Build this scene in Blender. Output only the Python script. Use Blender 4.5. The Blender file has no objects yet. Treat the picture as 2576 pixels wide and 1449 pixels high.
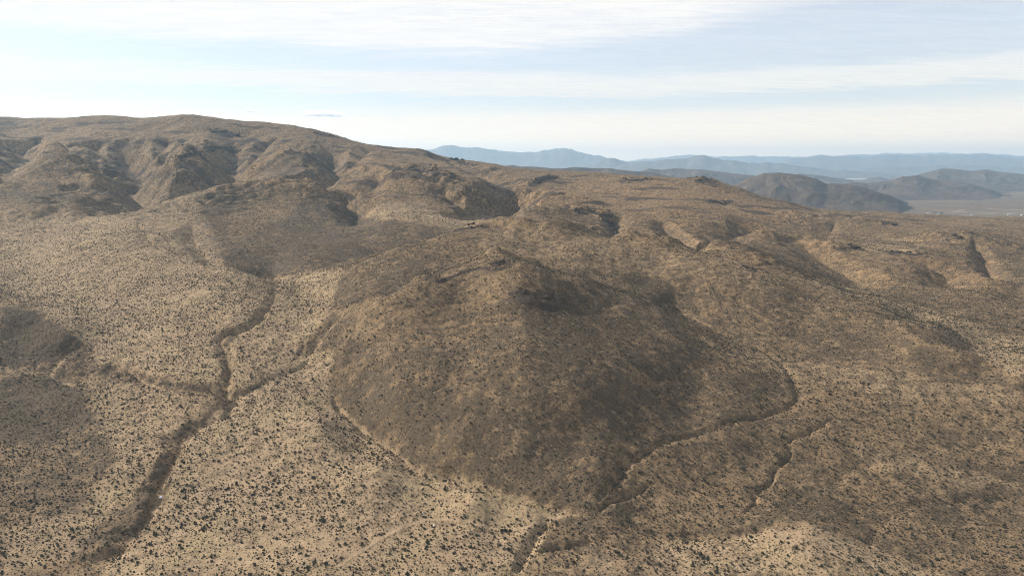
import bpy, bmesh, math, random
import numpy as np
from mathutils import Vector

random.seed(7)
rng = np.random.default_rng(11)
S = bpy.context.scene
COL = S.collection

# ------------------------------------------------------------------ camera, sky, sun, exposure
CAM_Z = 115.0                      # drone height over the lowest foreground flat
PITCH = math.radians(10.24)
FD = 1717.0                        # focal length for a 2576 px wide frame
CU, CV = 1288.0, 724.0

cam_d = bpy.data.cameras.new('camera')
cam = bpy.data.objects.new('camera', cam_d)
COL.objects.link(cam)
cam.location = (0, 0, CAM_Z)
cam.rotation_euler = (math.radians(90) - PITCH, 0, 0)
cam_d.sensor_width = 36.0
cam_d.lens = 36.0 * FD / 2576.0
cam_d.clip_start = 1.0
cam_d.clip_end = 120000.0
S.camera = cam

S.view_settings.view_transform = 'Standard'
S.view_settings.look = 'None'
S.view_settings.exposure = 0.30
S.view_settings.gamma = 1.0
S.view_settings.use_curve_mapping = False
S.render.engine = 'CYCLES'
S.cycles.max_bounces = 5
S.cycles.diffuse_bounces = 2
S.cycles.volume_bounces = 5
S.cycles.filter_width = 1.0
S.cycles.use_denoising = True
S.cycles.denoising_prefilter = 'FAST'

SUN_AZ = -63.0                     # degrees from straight ahead, towards the left
SUN_EL = 31.5
SUN_POWER = 5.0
SKY_STRENGTH = 0.088

sun_d = bpy.data.lights.new('sun', 'SUN')
sun = bpy.data.objects.new('sun', sun_d)
COL.objects.link(sun)
sun_d.energy = SUN_POWER
sun_d.angle = math.radians(0.8)
sun_d.color = (1.0, 0.93, 0.82)
az, el = math.radians(SUN_AZ), math.radians(SUN_EL)
sdir = Vector((math.sin(az) * math.cos(el), math.cos(az) * math.cos(el), math.sin(el)))
sun.rotation_euler = (-sdir).to_track_quat('-Z', 'Y').to_euler()
sun.location = sdir * 500 + Vector((0, 0, 300))


class NT:
    """small helper for wiring shader nodes"""
    def __init__(s, tree):
        s.t = tree; s.n = tree.nodes; s.l = tree.links
    def add(s, typ, **kw):
        n = s.n.new(typ)
        for k, v in kw.items():
            setattr(n, k, v)
        return n
    def put(s, sock, v):
        if isinstance(v, bpy.types.NodeSocket):
            s.l.new(v, sock)
        elif v is not None:
            sock.default_value = v
    def m(s, op, a, b=None, c=None, clamp=False):
        n = s.add('ShaderNodeMath', operation=op, use_clamp=clamp)
        s.put(n.inputs[0], a); s.put(n.inputs[1], b); s.put(n.inputs[2], c)
        return n.outputs[0]
    def ramp(s, x, lo, hi, a=0.0, b=1.0):
        n = s.add('ShaderNodeMapRange', interpolation_type='SMOOTHSTEP')
        s.put(n.inputs['Value'], x); s.put(n.inputs['From Min'], lo); s.put(n.inputs['From Max'], hi)
        s.put(n.inputs['To Min'], a); s.put(n.inputs['To Max'], b)
        return n.outputs[0]
    def mix(s, f, a, b, mode='MIX'):
        n = s.add('ShaderNodeMix', data_type='RGBA', blend_type=mode)
        s.put(n.inputs[0], f); s.put(n.inputs[6], a); s.put(n.inputs[7], b)
        return n.outputs[2]
    def noise(s, vec, scale, detail=4.0, rough=0.55, dist=0.0):
        n = s.add('ShaderNodeTexNoise')
        s.put(n.inputs['Vector'], vec)
        n.inputs['Scale'].default_value = scale
        n.inputs['Detail'].default_value = detail
        n.inputs['Roughness'].default_value = rough
        n.inputs['Distortion'].default_value = dist
        return n.outputs['Fac']
    def xyz(s, x, y, z):
        n = s.add('ShaderNodeCombineXYZ')
        s.put(n.inputs[0], x); s.put(n.inputs[1], y); s.put(n.inputs[2], z)
        return n.outputs[0]


def rgb(r, g, b):
    return (r, g, b, 1.0)


world = bpy.data.worlds.new('World')
S.world = world
world.use_nodes = True
W = NT(world.node_tree)
W.n.clear()
sky = W.add('ShaderNodeTexSky', sky_type='NISHITA', sun_disc=False)
sky.sun_elevation = el
sky.sun_rotation = az
sky.altitude = 1500.0
sky.air_density = 1.0
sky.dust_density = 1.0
sky.ozone_density = 1.2
tc = W.add('ShaderNodeTexCoord')
sp = W.add('ShaderNodeSeparateXYZ')
W.l.new(tc.outputs['Generated'], sp.inputs[0])
X, Y, Z = sp.outputs
ELD = W.m('MULTIPLY', W.m('ARCSINE', W.m('MINIMUM', W.m('MAXIMUM', Z, -1.0), 1.0)), 57.2958)
AZD = W.m('MULTIPLY', W.m('ARCTAN2', X, Y), 57.2958)
# flat cloud deck coordinates: streaks lengthen towards the horizon by themselves
zz = W.m('ADD', W.m('MAXIMUM', Z, 0.0), 0.06)
PX, PY = W.m('DIVIDE', X, zz), W.m('DIVIDE', Y, zz)
deck = W.xyz(W.m('MULTIPLY', PX, 0.55), W.m('MULTIPLY', PY, 1.3), 3.1)
n_big = W.noise(deck, 0.55, 6, 0.55, 0.3)
n_wisp = W.noise(W.xyz(W.m('MULTIPLY', PX, 0.9), W.m('MULTIPLY', PY, 2.4), 8.0), 1.6, 7, 0.62, 0.6)
warp = W.m('ADD', W.m('MULTIPLY', W.m('SUBTRACT', n_big, 0.5), 2.0), W.m('MULTIPLY', W.m('SUBTRACT', n_wisp, 0.5), 1.8))
EL2 = W.m('ADD', W.m('ADD', ELD, warp), 1.2)
# high bank: its lower edge climbs towards the right
edge = W.m('ADD', 10.1, W.m('MULTIPLY', W.m('MAXIMUM', W.m('SUBTRACT', AZD, -2.0), 0.0), 0.105))
bank = W.ramp(W.m('SUBTRACT', EL2, edge), -0.7, 0.9)
bank = W.m('MULTIPLY', bank, W.ramp(W.m('ADD', AZD, W.m('MULTIPLY', warp, 2.0)), 15.0, 27.0, 1.0, 0.12))
veil1 = W.m('MULTIPLY', W.ramp(EL2, 8.7, 7.9), W.ramp(EL2, 6.4, 7.1))
veil2 = W.ramp(EL2, 6.2, 4.7)
high = W.m('MULTIPLY', W.ramp(ELD, 15.0, 22.0), W.ramp(n_big, 0.42, 0.66, 0.0, .8))
clear = W.ramp(ELD, 13.0, 34.0, 1.0, .35)      # cirrus thinned overhead, out of view, to cut fill light
cov = W.m('MAXIMUM', W.m('MAXIMUM', bank, W.m('MULTIPLY', veil1, 0.80)), W.m('MAXIMUM', W.m('MULTIPLY', veil2, 0.9), high))
cov = W.m('MULTIPLY', W.m('ADD', W.m('MULTIPLY', cov, 0.42), 0.57), clear)
cov = W.m('MULTIPLY', cov, W.ramp(n_wisp, 0.2, 0.6, 0.86, 1.0))
cloud_col = W.mix(W.ramp(ELD, 4.5, 10.0), rgb(9.7, 9.2, 8.3), rgb(9.6, 9.35, 9.05))
cloud_col = W.mix(W.ramp(ELD, 0.5, 5.5), rgb(15.2, 11.9, 8.6), cloud_col)
skyc = W.mix(1.0, sky.outputs[0], rgb(1.25, 1.3, 1.35), 'MULTIPLY')
fib = W.noise(W.xyz(W.m('MULTIPLY', PX, 1.6), W.m('MULTIPLY', PY, 6.0), 2.0), 2.2, 8, 0.66, 0.9)
tex = W.m('ADD', W.m('MULTIPLY', fib, .22), .885)
cloud_col = W.mix(1.0, cloud_col, W.xyz(tex, tex, W.m('MULTIPLY', W.m('ADD', tex, 1.0), .5)), 'MULTIPLY')
cov = W.m('MULTIPLY', cov, W.ramp(fib, .25, .6, .90, 1.0))
col = W.mix(cov, skyc, cloud_col)
# two small fair weather clouds low over the left ridge
puff_n = W.noise(W.xyz(W.m('MULTIPLY', AZD, 1.5), W.m('MULTIPLY', ELD, 4.0), 5.0), 1.0, 6, .62, .2)
for a0, e0, wa, we in ((-15.0, 3.86, 1.9, .36), (-20.4, 3.98, .50, .16)):
    da_ = W.m('DIVIDE', W.m('SUBTRACT', AZD, a0), wa)
    de_ = W.m('DIVIDE', W.m('SUBTRACT', ELD, e0), we)
    de_ = W.m('MULTIPLY', de_, W.ramp(de_, -.2, .0, 2.0, 1.0))          # flat underside
    q2 = W.m('ADD', W.m('MULTIPLY', da_, da_), W.m('MULTIPLY', de_, de_))
    body = W.m('ADD', W.m('SUBTRACT', 1.0, q2), W.m('MULTIPLY', W.m('SUBTRACT', puff_n, .5), 3.2))
    mask = W.ramp(body, .0, .7)
    tint = W.mix(W.ramp(W.m('ADD', de_, W.m('MULTIPLY', W.m('SUBTRACT', puff_n, .5), 2.5)), -.5, .45), rgb(5.6, 6.2, 7.2), rgb(14.5, 13.8, 12.6))
    col = W.mix(W.m('MULTIPLY', mask, .92), col, tint)
bg = W.add('ShaderNodeBackground')
W.l.new(col, bg.inputs[0])
bg.inputs[1].default_value = SKY_STRENGTH
wo = W.add('ShaderNodeOutputWorld')
W.l.new(bg.outputs[0], wo.inputs[0])

# ------------------------------------------------------------------ maths: picture rays, noise, splines
SP, CP = math.sin(PITCH), math.cos(PITCH)


def ray(u, v):
    """direction of a picture point as (sideways per metre ahead, up per metre ahead)"""
    x = (np.asarray(u, float) - CU) / FD
    y = (CV - np.asarray(v, float)) / FD
    q = CP + y * SP
    return x / q, (-SP + y * CP) / q


def project(x, y, z):
    """world point (camera-height zero) to 2576 px wide picture coordinates"""
    d = y * CP - z * SP
    return CU + FD * x / d, CV - FD * (y * SP + z * CP) / d


def _hash(ix, iy, seed):
    h = (ix.astype(np.int64) * 374761393 + iy.astype(np.int64) * 668265263 + seed * 1442695041) & 0xFFFFFFFF
    h = ((h ^ (h >> 13)) * 1274126177) & 0xFFFFFFFF
    h = ((h ^ (h >> 16)) * 2246822519) & 0xFFFFFFFF
    return ((h ^ (h >> 15)) & 0xFFFFFF) / float(0xFFFFFF)


def vnoise(x, y, seed=0):
    ix, iy = np.floor(x), np.floor(y)
    fx, fy = x - ix, y - iy
    fx = fx * fx * fx * (fx * (fx * 6 - 15) + 10)
    fy = fy * fy * fy * (fy * (fy * 6 - 15) + 10)
    ix = ix.astype(np.int64); iy = iy.astype(np.int64)
    a, b = _hash(ix, iy, seed), _hash(ix + 1, iy, seed)
    c, d = _hash(ix, iy + 1, seed), _hash(ix + 1, iy + 1, seed)
    return (a + (b - a) * fx) * (1 - fy) + (c + (d - c) * fx) * fy


def fbm(x, y, seed=0, octaves=4, gain=0.5):
    s, amp, tot = 0.0, 1.0, 0.0
    for o in range(octaves):
        ang = 0.6 + o * 1.1
        rx = x * math.cos(ang) - y * math.sin(ang)
        ry = x * math.sin(ang) + y * math.cos(ang)
        s = s + amp * (vnoise(rx + 13.7 * o, ry - 7.3 * o, seed + o) - 0.5) * 2
        tot += amp
        amp *= gain; x = x * 2.03; y = y * 2.03
    return s / tot


def ridged(x, y, seed=0, octaves=4):
    s, amp, tot = 0.0, 1.0, 0.0
    for o in range(octaves):
        s = s + amp * (1 - 2 * np.abs(vnoise(x + 5.1 * o, y + 3.7 * o, seed + o) - 0.5))
        tot += amp; amp *= 0.5; x = x * 2.1; y = y * 2.1
    return s / tot


def sm(x, lo, hi):
    t = np.clip((x - lo) / (hi - lo), 0, 1)
    return t * t * (3 - 2 * t)


# ------------------------------------------------------------------ the ground: where things stand
# (picture u, picture v, metres ahead): what the photograph shows of the surface
G = [
 # foreground flats
 (100,1440,176),(400,1440,174),(800,1440,172),(1200,1440,172),(1600,1440,171),(2000,1440,170),(2400,1440,172),(2576,1430,174),
 (100,1300,206),(250,1250,218),(100,1180,236),(300,1180,232),(500,1300,204),(700,1300,203),(900,1300,201),(1100,1300,201),(1250,1330,195),
 (600,1180,232),(800,1180,229),(1000,1240,214),(950,1180,225),(1200,1262,206),(1320,1285,201),(1440,1310,196),
 (600,1080,258),(720,1080,255),(800,1060,258),(700,980,290),(780,930,310),
 # left wash and its left side
 (300,1080,266),(150,1050,280),(60,960,315),(150,980,305),(350,1000,292),(480,1020,280),(300,940,318),(450,900,325),(530,880,330),(200,880,345),
 (60,880,345),(100,800,372),(20,790,372),(60,745,420),(185,850,350),(220,800,380),(400,800,378),(500,760,395),(600,790,372),(640,740,410),
 (200,720,440),(60,690,480),(350,700,445),(500,690,452),(600,670,478),(30,630,540),(200,640,505),(350,640,500),(450,640,505),
 (60,575,610),(200,560,640),(330,590,570),(420,560,630),(400,500,800),(470,470,880),(540,455,930),(130,528,680),(20,555,640),
 (700,700,478),(760,690,480),(850,672,470),(760,735,430),(820,765,395),(720,830,350),(800,850,335),(840,800,354),
 # dark dome and the slope right of it
 (495,600,585),(500,555,640),(560,620,560),(620,650,525),(680,688,500),(560,540,690),(600,500,790),(650,560,660),(700,600,590),(740,640,540),
 (700,462,860),(620,466,850),(560,474,840),(520,500,790),(780,466,862),(860,500,840),(800,540,720),(880,580,640),(820,600,600),(900,620,575),
 (960,590,615),(1050,590,620),(960,552,665),(1100,566,655),(1150,580,640),
 # back valley and canyon
 (905,546,745),(960,520,790),(1000,508,810),(1040,530,760),(1130,545,720),(1230,545,720),(1231,528,790),(1262,512,850),(1290,497,900),
 (1235,557,680),
 # big left ridge
 (0,297,1500),(130,299,1480),(270,292,1420),(380,298,1420),(470,294,1380),(560,309,1380),(655,318,1370),(715,323,1360),(830,338,1370),
 (870,350,1400),(975,372,1420),(1050,377,1430),(1105,393,1420),(1200,406,1430),(1290,427,1450),
 (0,350,1240),(60,330,1320),(150,330,1300),(250,330,1280),(350,330,1290),(420,340,1280),(480,330,1310),(560,340,1310),(640,345,1320),
 (115,365,980),(60,400,900),(0,440,830),(170,378,980),(220,400,935),(280,440,850),(320,475,790),(250,420,890),
 (290,370,1150),(330,395,1110),(355,402,1080),(330,424,1010),(357,455,900),(350,483,820),(310,502,770),(300,522,735),(265,540,700),
 (400,370,1140),(450,360,1180),(475,388,1040),(530,365,1180),(420,420,970),(500,410,985),(560,405,1010),(380,462,865),(470,445,910),(560,440,940),
 (588,428,1010),(580,390,1150),(600,450,940),(150,450,850),(60,470,800),(0,490,760),(110,455,820),(200,480,790),(60,515,690),(180,520,690),(240,535,690),
 (660,400,1070),(719,381,1100),(780,386,1100),(828,390,1095),(640,430,1010),(720,430,1000),(800,430,1000),(700,452,950),(840,440,980),(862,428,1020),
 (840,400,1120),(905,400,1120),(930,385,1220),(760,355,1270),(860,370,1290),(960,400,1180),(1000,388,1330),
 (880,470,900),(920,450,950),(905,520,800),(966,420,1040),(1040,422,1020),(1144,445,970),(1200,458,960),(1100,430,1080),(1200,430,1180),
 (1000,460,920),(1080,480,880),(980,490,850),(1160,500,860),(1240,460,1020),(1290,470,1000),(1250,440,1150),
 # plateau right of the canyon
 (1300,430,1500),(1400,432,1360),(1450,431,1320),(1560,437,1290),(1640,443,1260),(1700,450,1230),(1775,452,1200),(1850,470,1170),(1910,497,1130),
 (1393,441,1180),(1330,465,1020),(1318,491,950),(1295,500,900),(1280,530,760),(1290,562,665),(1350,540,760),(1380,520,870),(1430,528,860),(1450,470,1080),
 (1500,500,960),(1548,543,830),(1550,570,740),(1533,592,660),(1450,575,680),(1380,560,690),(1600,500,990),(1600,560,760),(1650,550,800),(1663,555,790),
 (1700,580,700),(1733,612,610),(1700,520,900),(1780,560,790),(1800,500,1020),(1860,530,960),(1960,512,1090),(1900,560,850),(1820,600,690),
 (1900,600,720),(1800,625,560),
 # middle ridge
 (880,672,465),(940,645,470),(1000,623,482),(1100,590,520),(1160,573,545),(1215,563,560),(1300,566,560),(1400,580,555),(1500,589,550),(1540,595,545),
 (1650,610,525),(1780,630,505),(1873,648,488),(1950,675,465),(2020,702,440),(2100,735,415),(2200,768,390),(2340,820,350),(2460,880,315),(2576,950,283),
 (1000,670,432),(950,715,395),(1000,735,376),(1060,690,405),(1100,640,455),(1250,640,460),(1350,620,480),(1450,640,455),
 (1700,670,440),(1800,690,425),(1900,720,412),(1640,700,432),(1610,725,408),(1660,745,398),
 # front hill
 (885,768,352),(940,754,349),(999,738,346),(1072,718,352),(1159,688,372),(1245,674,394),(1300,679,392),(1330,740,336),(1400,745,336),
 (1250,740,341),(1150,760,338),(1000,800,324),(900,850,321),(860,900,310),(850,960,296),(1100,820,315),(1200,800,319),(1300,820,303),(1300,900,272),
 (1400,880,280),(1500,850,295),(1500,780,330),(1600,800,328),(1700,840,316),(1530,742,358),(1000,900,291),(1150,900,281),(1000,1000,263),(1150,1000,254),
 (1300,1000,249),(1450,1000,246),(1600,950,268),(1750,930,290),(1850,940,290),(1300,1100,231),(1150,1100,235),(1450,1100,233),(1600,1050,247),
 (1750,1030,262),(1400,1200,215),(1280,1200,217),(1500,1180,217),(860,1015,282),(920,1073,263),(970,1110,252),(1050,1165,233),(1140,1188,225),
 (1230,1222,216),(1300,1240,211),(1390,1264,205),(1480,1288,199),
 # right of the front hill
 (1560,1192,219),(1600,1150,228),(1700,1100,241),(1815,1066,251),(1930,1045,261),(2000,1005,276),(1975,930,306),(1900,872,334),(1840,846,348),(1750,802,372),(1692,768,396),
 (1900,790,376),(2000,830,362),(2100,860,342),(2000,900,322),(2200,900,318),(2150,960,294),(2300,960,290),(2450,960,288),(2576,1020,268),
 (2100,1050,262),(2000,1085,252),(1900,1150,237),(1800,1200,224),(2200,1100,250),(2400,1050,262),(2576,1100,247),(2300,1200,228),(2500,1200,228),
 (2000,1220,224),(1700,1250,211),(1600,1300,199),(2150,1300,207),(2400,1320,203),(2576,1300,208),(1850,1340,190),(2050,1322,189),(2200,1375,184),(1700,1360,188),
 # right distance
 (2150,727,474),(2300,770,424),(2400,785,412),(2500,820,380),(2576,850,358),(2250,720,500),(2400,720,498),(2576,760,452),(2150,690,560),(2300,690,560),
 (2050,660,610),(2100,640,640),(2120,622,690),(2217,628,680),(2327,641,640),(2260,598,830),(2370,603,800),(2400,580,890),(2450,607,770),(2527,712,510),
 (2480,650,660),(2576,690,560),(2576,630,740),(2450,690,590),(2000,620,680),(2000,572,870),(2060,545,1020),(2150,560,960),(2250,570,950),(2350,560,1040),(2500,575,940),
 (2060,524,1230),(2200,534,1290),(2300,541,1290),(2400,544,1290),(2500,546,1280),(2576,548,1280),(1970,650,560),(1880,620,600),
 # crests that stand out
 (1340,682,390),(1400,692,372),(1480,715,360),(1600,760,358),(1660,779,362),(1500,690,425),(1600,650,458),(1200,610,492),
]
# places the photograph hides: (picture u, metres ahead, height against the camera)
H = [
 (1000,520,-72),(1100,590,-69),(880,505,-77),(1230,610,-66),(1400,625,-72),(1540,615,-76),(1700,585,-77),(2150,450,-84),(2340,385,-89),(2500,330,-93),
 (700,905,-33),(620,895,-34),(800,905,-35),(1000,380,-70),(940,368,-74),
 (1245,428,-62),(1100,395,-67),(1400,410,-66),(140,1020,2),(60,960,-4),(230,960,-14),(500,1070,4),(430,1060,-2),(740,1140,4),
 (0,1850,-60),(300,1850,-60),(600,1850,-60),(900,1850,-60),(1200,1850,-70),(1400,1750,-90),(1600,1750,-120),(1800,1750,-150),(2100,1750,-190),(2400,1750,-200),(2576,1750,-200),
 (1850,1500,-100),(2100,1500,-130),(2400,1500,-140),(2576,1500,-140),(1600,1500,-60),
 (0,120,-113),(1288,120,-114),(2576,120,-114),
 (-300,170,-112),(-300,300,-96),(-300,600,-50),(-300,900,0),(-300,1400,110),(-300,1850,-60),(2876,170,-112),(2876,300,-97),(2876,600,-92),(2876,1000,-98),(2876,1300,-105),(2876,1750,-205),
]
pa, ph, pl = [], [], []
for u, v, d in G:
    a, h = ray(u, v)
    pa.append(float(a)); ph.append(float(h)); pl.append(math.log(d))
for u, d, z in H:
    pa.append((u - CU) / FD); ph.append(z / d); pl.append(math.log(d))
pa, ph, pl = np.array(pa), np.array(ph), np.array(pl)
A_SC = 1.5


def tps_fit(x, y, f, lam):
    n = len(x)
    r2 = (x[:, None] - x[None]) ** 2 + (y[:, None] - y[None]) ** 2
    K = 0.5 * r2 * np.log(r2 + 1e-12)
    K[np.diag_indices(n)] += lam
    P = np.stack([np.ones(n), x, y], 1)
    M = np.zeros((n + 3, n + 3))
    M[:n, :n] = K; M[:n, n:] = P; M[n:, :n] = P.T
    return np.linalg.solve(M, np.concatenate([f, np.zeros(3)]))


def tps_eval(w, x, y, qx, qy):
    out = np.zeros(len(qx))
    n = len(x)
    for i in range(0, len(qx), 20000):
        sx, sy = qx[i:i + 20000], qy[i:i + 20000]
        r2 = (sx[:, None] - x[None]) ** 2 + (sy[:, None] - y[None]) ** 2
        out[i:i + 20000] = (0.5 * r2 * np.log(r2 + 1e-12)) @ w[:n] + w[n] + w[n + 1] * sx + w[n + 2] * sy
    return out


def cubic_matrix(nf, nc):
    """Catmull-Rom weights that refine nc samples to nf"""
    t = np.linspace(0, nc - 1, nf)
    i = np.clip(np.floor(t).astype(int), 0, nc - 2)
    f = t - i
    M = np.zeros((nf, nc))
    ws = [-.5 * f + f ** 2 - .5 * f ** 3, 1 - 2.5 * f ** 2 + 1.5 * f ** 3, .5 * f + 2 * f ** 2 - 1.5 * f ** 3, -.5 * f ** 2 + .5 * f ** 3]
    for k in range(4):
        np.add.at(M, (np.arange(nf), np.clip(i + k - 1, 0, nc - 1)), ws[k])
    return M


A0, A1 = -0.98, 0.98
L0, L1 = math.log(120.0), math.log(1850.0)
NA, NL = 1120, 800
CA, CL = 240, 300
wts = tps_fit(pa * A_SC, pl, ph, 2e-5)
ca, cl = np.linspace(A0, A1, CA), np.linspace(L0, L1, CL)
q = np.meshgrid(ca, cl, indexing='ij')
hc = tps_eval(wts, pa * A_SC, pl, q[0].ravel() * A_SC, q[1].ravel()).reshape(CA, CL)
hh = cubic_matrix(NA, CA) @ hc @ cubic_matrix(NL, CL).T
ga, gl = np.linspace(A0, A1, NA), np.linspace(L0, L1, NL)
GA, GL = np.meshgrid(ga, gl, indexing='ij')
GY = np.exp(GL)
GX = GA * GY
GZ = hh * GY


def place(u, v, z_grid=None):
    """the first point of the ground that the picture ray (u, v) meets"""
    zg = GZ if z_grid is None else z_grid
    a, h = ray(u, v)
    fi = (float(a) - A0) / (A1 - A0) * (NA - 1)
    i = int(np.clip(math.floor(fi), 0, NA - 2)); f = fi - i
    col = (zg[i] * (1 - f) + zg[i + 1] * f) / np.exp(gl)
    hit = np.nonzero(col >= float(h))[0]
    j = int(hit[0]) if len(hit) else int(np.argmax(col))
    if j == 0:
        l = gl[0]
    elif len(hit):
        c0, c1 = col[j - 1], col[j]
        l = gl[j - 1] + (gl[j] - gl[j - 1]) * (float(h) - c0) / (c1 - c0 + 1e-12)
    else:
        l = gl[j]
    y = math.exp(l)
    return np.array([float(a) * y, y])


def height(x, y):
    fi = np.clip((np.asarray(x) / np.asarray(y) - A0) / (A1 - A0) * (NA - 1), 0, NA - 1.001)
    fj = np.clip((np.log(y) - L0) / (L1 - L0) * (NL - 1), 0, NL - 1.001)
    i, j = np.floor(fi).astype(int), np.floor(fj).astype(int)
    fi, fj = fi - i, fj - j
    return (GZ[i, j] * (1 - fi) * (1 - fj) + GZ[i + 1, j] * fi * (1 - fj) + GZ[i, j + 1] * (1 - fi) * fj + GZ[i + 1, j + 1] * fi * fj)


def polydist(pts, reach):
    """distance of every ground vertex from a plan polyline, and how far along it (0..1); inf out of reach"""
    pts = np.array(pts)
    D = np.full(GX.shape, 1e9); T = np.zeros(GX.shape); Sd = np.zeros(GX.shape)
    lo, hi = pts.min(0) - reach, pts.max(0) + reach
    m = (GX > lo[0]) & (GX < hi[0]) & (GY > lo[1]) & (GY < hi[1])
    x, y = GX[m], GY[m]
    d = np.full(len(x), 1e9); t_ = np.zeros(len(x)); sd = np.zeros(len(x))
    n = len(pts) - 1
    for k in range(n):
        p, q_ = pts[k], pts[k + 1]
        e = q_ - p
        tt = np.clip(((x - p[0]) * e[0] + (y - p[1]) * e[1]) / (e @ e + 1e-9), 0, 1)
        dx, dy = x - p[0] - tt * e[0], y - p[1] - tt * e[1]
        dd = np.hypot(dx, dy)
        b = dd < d
        d[b] = dd[b]; t_[b] = (k + tt[b]) / n
        sd[b] = np.sign(e[0] * dy[b] - e[1] * dx[b])
    D[m] = d; T[m] = t_; Sd[m] = sd
    return D, T, Sd


def smooth_line(px, wob=0.0, seed=1):
    """picture polyline -> finely stepped, slightly wandering plan polyline"""
    P = np.array([place(u, v) for u, v in px])
    out = []
    for k in range(len(P) - 1):
        p0, p1, p2, p3 = P[max(k - 1, 0)], P[k], P[k + 1], P[min(k + 2, len(P) - 1)]
        for t in np.linspace(0, 1, 6)[:-1]:
            out.append(0.5 * (2 * p1 + (p2 - p0) * t + (2 * p0 - 5 * p1 + 4 * p2 - p3) * t * t + (3 * p1 - p0 - 3 * p2 + p3) * t ** 3))
    out.append(P[-1])
    out = np.array(out)
    if wob:
        s = np.arange(len(out)) * 0.7
        out[:, 0] += wob * fbm(s, s * 0 + seed, seed, 3)
        out[:, 1] += wob * fbm(s, s * 0 + seed + 9, seed + 5, 3)
    return out


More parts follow.
